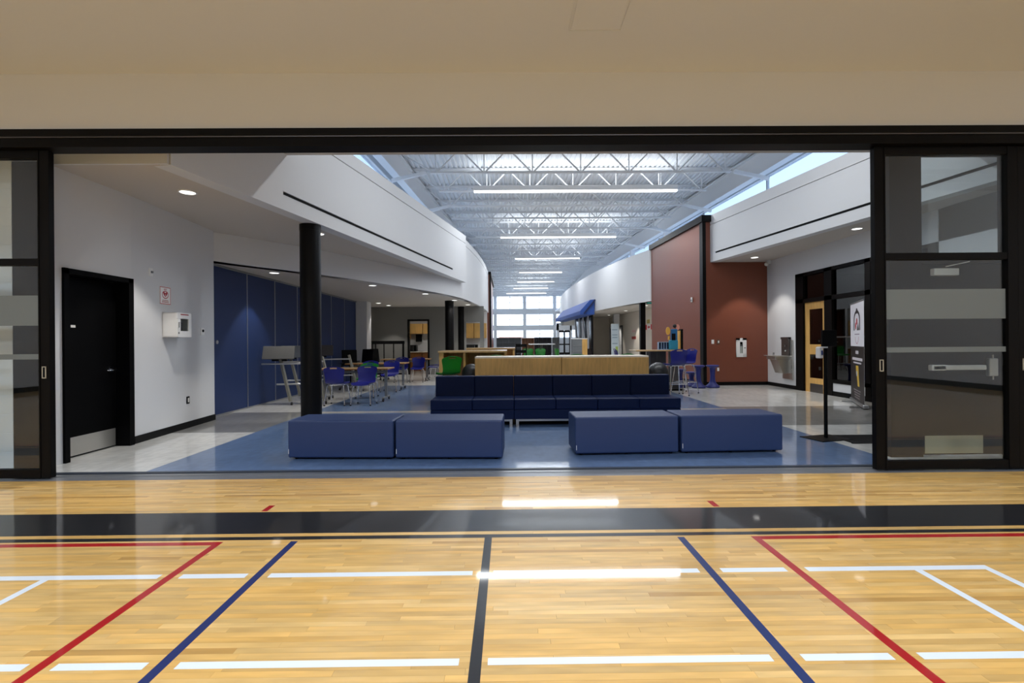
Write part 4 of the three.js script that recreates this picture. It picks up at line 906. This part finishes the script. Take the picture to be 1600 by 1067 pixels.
// ---- red wall fittings
{
  const D = RD - 0.002, t = thing('extinguisher_cabinet', 'white recessed fire extinguisher cabinet in the red wall', 'cabinet', [onD(1158, 543, D)[0], onD(1158, 543, D)[1], D]);
  const w = 0.3, h = 0.55;
  mesh('door', [bx(0.11, h, 0.02, -w / 2 + 0.055, 0, 0.01), bx(0.11, h, 0.02, w / 2 - 0.055, 0, 0.01), bx(w, 0.11, 0.02, 0, h / 2 - 0.055, 0.01), bx(w, 0.11, 0.02, 0, -h / 2 + 0.055, 0.01)], M.white, t);
  mesh('back', bx(w - 0.02, h - 0.02, 0.004, 0, 0, 0.002), M.blackMatte, t);
  mesh('pane', bx(0.09, h - 0.2, 0.003, 0, 0, 0.012), M.glass, t);
  mesh('latch', rb(0.04, 0.02, 0.015, 0.003, 0.1, -0.01, 0.026), M.blackMatte, t);
  const e = thing('fire_extinguisher', 'slim extinguisher behind the white cabinet window', 'extinguisher', [t.position.x, t.position.y - 0.18, D - 0.006]);
  mesh('cylinder', rb(0.05, 0.24, 0.006, 0.002, 0, 0.1, 0), M.plate, e); mesh('valve', bx(0.03, 0.06, 0.006, 0, 0.25, 0), M.alu, e);
}
function redPlate(px, py, w, h, label, m) { const D = RD - 0.001, [x, y] = onD(px, py, D), t = thing('wall_plate', label, 'wall plate', [x, y, D]); mesh('cover', rb(w, h, 0.012, 0.003, 0, 0, 0.006), m, t); mesh('insert', bx(w * 0.4, h * 0.5, 0.004, 0, 0, 0.013), M.white, t); }
redPlate(1113.5, 534, 0.075, 0.12, 'white switch plate on the red wall', M.white);
redPlate(1122.5, 534, 0.08, 0.12, 'brown switch plate on the red wall', std(s255(92, 78, 66), 0.5));
redPlate(1122, 577, 0.06, 0.1, 'white outlet low on the red wall', M.white);
{ const t = thing('alarm_strobe', 'white alarm strobe on the long red wall side', 'alarm', [5.68, onD(1092, 467, 14.5)[1], 14.75], -Math.PI / 2 - 0.05); mesh('cover', rb(0.1, 0.15, 0.03, 0.006, 0, 0, 0.015), M.white, t); mesh('strobe_lens', rb(0.05, 0.05, 0.03, 0.006, 0, -0.02, 0.04), M.grey, t); }
{ const D = 13.7, t = thing('security_camera', 'small white security camera under the ceiling corner', 'camera', [7.45, 3.5, D]); mesh('mount', cyl(0.05, 0.05, 0.1, 0.04, 0.05, 0, 14), M.white, t); mesh('camera_body', new THREE.SphereGeometry(0.055, 18, 12).translate(-0.03, -0.01, 0), M.plate, t); }
// ---- drinking fountain
{
  const D = 12.95, t = thing('drinking_fountain', 'stainless drinking fountain with bottle filler on the white wall', 'fountain', [7.592, 0, D]);     // wall is at its x = 0, it sticks out to -x
  mesh('back_panel', bx(0.03, 1.05, 0.46, -0.015, 0.78, 0), M.steel, t);
  mesh('bottle_filler', [bx(0.06, 0.5, 0.34, -0.05, 1.14, -0.02), bx(0.09, 0.06, 0.34, -0.06, 1.36, -0.02)], M.steelDark, t);
  mesh('nozzle', [cyl(0.014, 0.014, 0.05, -0.1, 1.16, 0.02, 12), bx(0.02, 0.04, 0.06, -0.085, 1.02, 0.02)], M.chrome, t);
  mesh('basin', [rb(0.46, 0.1, 0.44, 0.02, -0.25, 0.84, 0), rb(0.3, 0.02, 0.4, 0.008, -0.42, 0.89, 0)], M.steel, t);
  mesh('spout', [cyl(0.016, 0.022, 0.06, -0.36, 0.92, -0.08, 12), rb(0.05, 0.03, 0.03, 0.008, -0.36, 0.955, -0.08)], M.chrome, t);
  const sh = new THREE.Shape([[0, 0.42], [-0.26, 0.42], [-0.4, 0.79], [0, 0.79]].map(([a, b]) => new THREE.Vector2(a, b)));
  mesh('apron', new THREE.ExtrudeGeometry(sh, { depth: 0.38, bevelEnabled: false }).translate(0, 0, -0.19), M.steel, t);
  mesh('grille', [0.66, 0.69, 0.72].map((y) => bx(0.005, 0.012, 0.16, -0.033, y - 0.1, 0.14)), M.black, t);
}
// ---- sanitizer stand
{
  const [x, D] = onY(1290.5, 685, 0), t = thing('sanitizer_stand', 'slim black sanitizer stand with screen on a flat base plate', 'stand', [x, 0, D], 0.25);
  mesh('base_plate', [rb(0.5, 0.01, 0.36, 0.004, 0, 0.006, 0)], M.black, t);
  mesh('pole', rb(0.03, 1.15, 0.04, 0.006, 0, 0.585, 0), M.black, t);
  const head = mesh('screen_panel', rb(0.24, 0.22, 0.03, 0.008, 0.04, 1.34, 0.02), M.blackMatte, t);
  mesh('screen_arm', bx(0.03, 0.1, 0.03, 0, 1.2, 0), M.black, head);
  const disp = mesh('dispenser', [rb(0.06, 0.15, 0.07, 0.012, -0.13, 1.15, 0.03), bx(0.14, 0.02, 0.04, -0.07, 1.22, 0.02)], M.white, t);
  mesh('dispenser_nozzle', bx(0.03, 0.06, 0.004, -0.125, 1.15, 0.067), std(s255(60, 80, 140), 0.4), disp);
}
{ const t = thing('floor_mat', 'flat black floor mat beside the sanitizer stand base', 'mat', [4.9, 0, 6.32]); mesh('pile', rb(1.05, 0.008, 0.5, 0.003, 0, 0.005, 0), M.blackMatte, t); mesh('border', [bx(1.09, 0.006, 0.02, 0, 0.004, 0.26), bx(1.09, 0.006, 0.02, 0, 0.004, -0.26)], M.rubber, t); }
// ---- pull-up banner
{
  const [xa, Da] = onY(1330, 626, 0), [xb, Db] = onY(1351, 640, 0), w = 0.85, cx = (xa + xb) / 2, cD = (Da + Db) / 2;
  const t = thing('pull_up_banner', 'pull-up banner with arch logo and yellow map by the storefront', 'banner', [cx, 0, cD], -Math.atan2(Da - Db, xb - xa));
  const L = Math.max(0.6, Math.hypot(xb - xa, Db - Da)), Hh = 2.0;
  const art = canvasTex(512, 1200, (g, W, H) => {
    g.fillStyle = '#ece9ee'; g.fillRect(0, 0, W, H * 0.44);
    g.fillStyle = '#1b1718'; g.fillRect(0, H * 0.44, W, H * 0.56);
    g.strokeStyle = '#1a1a1e'; g.lineWidth = 34; g.beginPath(); g.moveTo(150, H * 0.28); g.lineTo(150, H * 0.18); g.arc(W / 2, H * 0.18, 106, Math.PI, 0); g.lineTo(362, H * 0.28); g.stroke();
    g.fillStyle = '#1a1a1e'; g.beginPath(); g.arc(W / 2, H * 0.085, 34, 0, 7); g.fill();
    g.fillStyle = '#b02a34'; g.beginPath(); g.ellipse(W / 2, H * 0.19, 26, 40, 0, 0, 7); g.fill(); g.beginPath(); g.ellipse(215, H * 0.235, 24, 44, 0, 0, 7); g.fill();
    g.fillStyle = '#1a1a1e'; g.beginPath(); g.moveTo(300, H * 0.2); g.lineTo(340, H * 0.28); g.lineTo(260, H * 0.28); g.fill();
    g.fillStyle = '#7a5d72'; g.fillRect(170, H * 0.315, 180, 10);
    g.strokeStyle = '#b05060'; g.lineWidth = 8; g.beginPath(); g.moveTo(190, H * 0.345); g.quadraticCurveTo(200, H * 0.4, W / 2, H * 0.415); g.quadraticCurveTo(312, H * 0.4, 322, H * 0.345); g.stroke();
    g.fillStyle = '#d8d2d6'; g.fillRect(200, H * 0.485, 110, 40); g.fillRect(70, H * 0.555, 380, 34); g.fillRect(110, H * 0.6, 300, 18);
    g.fillStyle = '#d8b23c'; g.beginPath(); g.moveTo(210, H * 0.635); g.lineTo(310, H * 0.635); g.lineTo(310, H * 0.72); g.lineTo(340, H * 0.84); g.lineTo(270, H * 0.84); g.lineTo(255, H * 0.75); g.lineTo(215, H * 0.72); g.fill();
    g.fillStyle = '#aab4c4'; g.fillRect(225, H * 0.69, 40, 60);
    g.fillStyle = '#8d8588'; for (let k = 0; k < 4; k++) g.fillRect(120 + k * 12, H * (0.88 + k * 0.025), 260 - k * 24, 12);
  });
  mesh('banner_sheet', bx(L, Hh, 0.003, 0, Hh / 2 + 0.06, 0), [M.white, M.white, M.white, M.white, std(0xffffff, 0.5, { map: art }), std(s255(220, 220, 220), 0.6)], t);
  t.children[0].geometry = new THREE.BoxGeometry(L, Hh, 0.003).translate(0, Hh / 2 + 0.06, 0);
  mesh('base_cassette', [rb(L + 0.04, 0.07, 0.1, 0.025, 0, 0.05, -0.02), bx(0.04, 0.02, 0.4, -L / 3, 0.01, 0), bx(0.04, 0.02, 0.4, L / 3, 0.01, 0)], M.alu, t);
  mesh('support_pole', rod([0, 0.06, -0.05], [0, Hh + 0.05, -0.02], 0.01), M.alu, t);
  mesh('top_bar', rb(L, 0.03, 0.02, 0.006, 0, Hh + 0.065, 0), M.alu, t);
}
// ---- exit signs
function exitSign(px, py, D, ceilY, label) {
  const [x, y] = onD(px, py, D), t = thing('exit_sign', label, 'exit sign', [x, y, D]);
  const face = canvasTex(256, 128, (g, w, h) => {
    g.fillStyle = '#12a08c'; g.fillRect(0, 0, w, h); g.fillStyle = '#f2fbf8'; g.fillRect(w * 0.56, h * 0.12, w * 0.34, h * 0.76);
    g.fillStyle = '#f2fbf8'; g.beginPath(); g.moveTo(w * 0.08, h * 0.5); g.lineTo(w * 0.24, h * 0.24); g.lineTo(w * 0.24, h * 0.4); g.lineTo(w * 0.46, h * 0.4); g.lineTo(w * 0.46, h * 0.6); g.lineTo(w * 0.24, h * 0.6); g.lineTo(w * 0.24, h * 0.76); g.fill();
    g.fillStyle = '#12a08c'; g.beginPath(); g.arc(w * 0.75, h * 0.26, h * 0.08, 0, 7); g.fill();
    g.lineWidth = h * 0.09; g.strokeStyle = '#12a08c'; g.beginPath(); g.moveTo(w * 0.62, h * 0.5); g.lineTo(w * 0.72, h * 0.38); g.lineTo(w * 0.72, h * 0.6); g.lineTo(w * 0.8, h * 0.7); g.lineTo(w * 0.78, h * 0.86); g.moveTo(w * 0.72, h * 0.6); g.lineTo(w * 0.64, h * 0.82); g.moveTo(w * 0.72, h * 0.4); g.lineTo(w * 0.84, h * 0.5); g.stroke();
  });
  mesh('housing', rb(0.4, 0.24, 0.05, 0.008, 0, 0, 0), M.black, t);
  mesh('sign_face', new THREE.PlaneGeometry(0.36, 0.2).translate(0, 0, 0.027), new THREE.MeshStandardMaterial({ color: 0xffffff, map: face, emissive: 0xffffff, emissiveMap: face, emissiveIntensity: 0.5, roughness: 0.4 }), t);
  mesh('stem', bx(0.3, Math.max(0.04, ceilY - y - 0.12), 0.06, 0, (ceilY - y) / 2 + 0.06, 0), M.grey, t);
}
exitSign(743.5, 480.5, 20, 2.79, 'green exit sign hanging by the serving opening');
exitSign(1018, 470, 19.0, 3.0, 'green exit sign hanging by the red wall end');
// ---- passage posters, flag, banner
function poster(name, px0, px1, py0, py1, D, label, cat, tex, group) {
  const X = 6.545, [, y0] = onD((px0 + px1) / 2, py1, D), [, y1] = onD((px0 + px1) / 2, py0, D);
  const Da = X * FOCAL / (px1 - 794.5), Db = X * FOCAL / (px0 - 794.5), w = Math.abs(Db - Da), t = thing(name, label, cat, [X, (y0 + y1) / 2, (Da + Db) / 2], -Math.PI / 2, group);
  mesh('sheet', bx(w, y1 - y0, 0.004, 0, 0, 0.002), M.white, t);
  mesh('print', new THREE.PlaneGeometry(w - 0.01, y1 - y0 - 0.01).translate(0, 0, 0.006), std(0xffffff, 0.6, { map: tex }), t);
}
poster('flag_poster', 1009.5, 1021, 506.5, 515, 22, 'red and white maple leaf flag on the passage wall', 'flag', canvasTex(256, 128, (g, w, h) => {
  g.fillStyle = '#f3efec'; g.fillRect(0, 0, w, h); g.fillStyle = '#c4202a'; g.fillRect(0, 0, w / 4, h); g.fillRect(w * 0.75, 0, w / 4, h);
  const q = [[0, -44], [9, -26], [22, -32], [17, -8], [34, -20], [38, -10], [48, -8], [36, 10], [40, 20], [6, 22], [7, 44], [-7, 44], [-6, 22], [-40, 20], [-36, 10], [-48, -8], [-38, -10], [-34, -20], [-17, -8], [-22, -32], [-9, -26]];
  g.beginPath(); q.forEach(([x, y], i) => g[i ? 'lineTo' : 'moveTo'](w / 2 + x, h / 2 + y)); g.fill();
}));
const swatch = (c, d) => canvasTex(64, 64, (g) => { g.fillStyle = c; g.fillRect(0, 0, 64, 64); g.fillStyle = d; for (const y of [12, 26, 40, 52]) g.fillRect(8, y, 48, 6); });
poster('poster', 1012, 1017, 498.5, 505, 22, 'small olive poster above the maple leaf flag', 'poster', swatch('#b8a860', '#8a7a40'));
poster('poster', 988, 995, 514, 519, 24, 'pink and white notice on the passage wall', 'poster', swatch('#e8d8d4', '#d09088'));
poster('poster', 988, 995, 525, 530, 24, 'dark red notice below the pink one', 'poster', swatch('#b04a44', '#8a302c'));
{
  const D = 22, t = thing('tall_banner', 'tall narrow pale green banner standing in the side passage', 'banner', [xAt(961, D), 0, D], 0.1);
  const art = canvasTex(128, 512, (g, w, h) => { g.fillStyle = '#c4d2dc'; g.fillRect(0, 0, w, h); g.fillStyle = '#8fa4b4'; for (const y of [60, 120, 150, 220]) g.fillRect(14, y, 90, 12); g.fillStyle = '#a9bf62'; g.fillRect(70, 260, 44, 252); g.fillStyle = '#d6cf40'; g.fillRect(10, 430, 40, 82); });
  mesh('sheet', bx(0.36, 2.05, 0.02, 0, 1.08, 0), M.white, t); mesh('print', new THREE.PlaneGeometry(0.35, 2.03).translate(0, 1.08, 0.012), std(0xffffff, 0.6, { map: art }), t); mesh('foot', bx(0.5, 0.04, 0.3, 0, 0.02, 0), M.alu, t);
}
for (const [D, label] of [[30.2, 'narrow dark passage door near the slatted front'], [27.9, 'white framed passage door beside the tall banner']]) {
  const t = thing('passage_door', label, 'door', [6.54, 0, D]);
  mesh('door_leaf', bx(0.03, 2.1, 0.9, -0.01, 1.05, 0), D > 28 ? M.black : M.wall, t); mesh('door_frame', [bx(0.06, 2.2, 0.07, -0.02, 1.1, 0.49), bx(0.06, 2.2, 0.07, -0.02, 1.1, -0.49), bx(0.06, 0.07, 1.05, -0.02, 2.17, 0)], D > 28 ? M.wall : M.grey, t); mesh('handle', rod([-0.06, 0.9, 0.35], [-0.06, 1.1, 0.35], 0.012), M.steel, t);
}
// ---- painted cardboard figure and book rack on the high table
{
  const D = 12.75, t = thing('cardboard_figure', 'colourful painted figure standing on the high table', 'figure', [xAt(1052, D), 1.078, D]);
  const teal = std(s255(40, 136, 170), 0.6), yel = std(s255(224, 170, 72), 0.6), pink = std(s255(220, 150, 130), 0.6);
  mesh('lower_body', rb(0.22, 0.26, 0.12, 0.02, 0, 0.13, 0), teal, t); mesh('upper_body', rb(0.16, 0.3, 0.1, 0.02, 0.02, 0.4, 0), std(s255(30, 100, 150), 0.6), t);
  mesh('chest_panel', bx(0.1, 0.18, 0.01, -0.01, 0.34, 0.055), M.blackMatte, t);
  mesh('side_disc', cyl(0.07, 0.07, 0.03, 0, 0, 0, 24).rotateX(Math.PI / 2).scale(0.8, 1.5, 1).translate(-0.14, 0.5, 0), yel, t);
  mesh('side_disc', cyl(0.05, 0.05, 0.03, 0, 0, 0, 24).rotateX(Math.PI / 2).scale(0.9, 1.5, 1).translate(0.12, 0.6, 0), pink, t);
  mesh('arm', bar([-0.12, 0.36, 0.02], [-0.13, 0.26, 0.03], 0.04, 0.04), yel, t);
  mesh('head', new THREE.SphereGeometry(0.05, 18, 12).translate(0.04, 0.63, 0), M.rubber, t);
  const b = thing('display_board', 'narrow black board behind the painted figure', 'board', [xAt(1062, 13.1), 1.078, 13.05]); mesh('sheet', bx(0.06, 0.55, 0.25, 0, 0.275, 0), M.blackMatte, b); mesh('stripe', bx(0.012, 0.5, 0.2, -0.036, 0.26, 0), yel, b);
}
{
  const D = 12.9, t = thing('book_rack', 'pale blue rack on the high table', 'rack', [xAt(1037, D), 1.078, D]);
  const pb = std(s255(150, 176, 210), 0.5);
  mesh('frame', [bx(0.3, 0.015, 0.1, 0, 0.0075, 0), bx(0.3, 0.015, 0.1, 0, 0.2, 0), bx(0.015, 0.2, 0.1, -0.15, 0.1, 0), bx(0.015, 0.2, 0.1, 0.15, 0.1, 0)], pb, t);
  for (const x of [-0.07, 0, 0.07]) mesh('divider', bx(0.012, 0.19, 0.09, x, 0.1, 0), pb, t);
  mesh('back', bx(0.29, 0.19, 0.006, 0, 0.1, -0.045), M.navy, t);
}
// ---- small chairs inside the unlit office
dup(blue, [8.9, 0, 10.3], -1.2, 'dim chair inside the unlit office by the glass', 'chairs inside the office');
dup(blue, [8.8, 0, 9.6], -1.8, 'dim chair inside the unlit office farther from its door', 'chairs inside the office');

scene.traverse((o) => { if (o.isMesh) o.castShadow = o.receiveShadow = true; });
renderer.render(scene, camera);
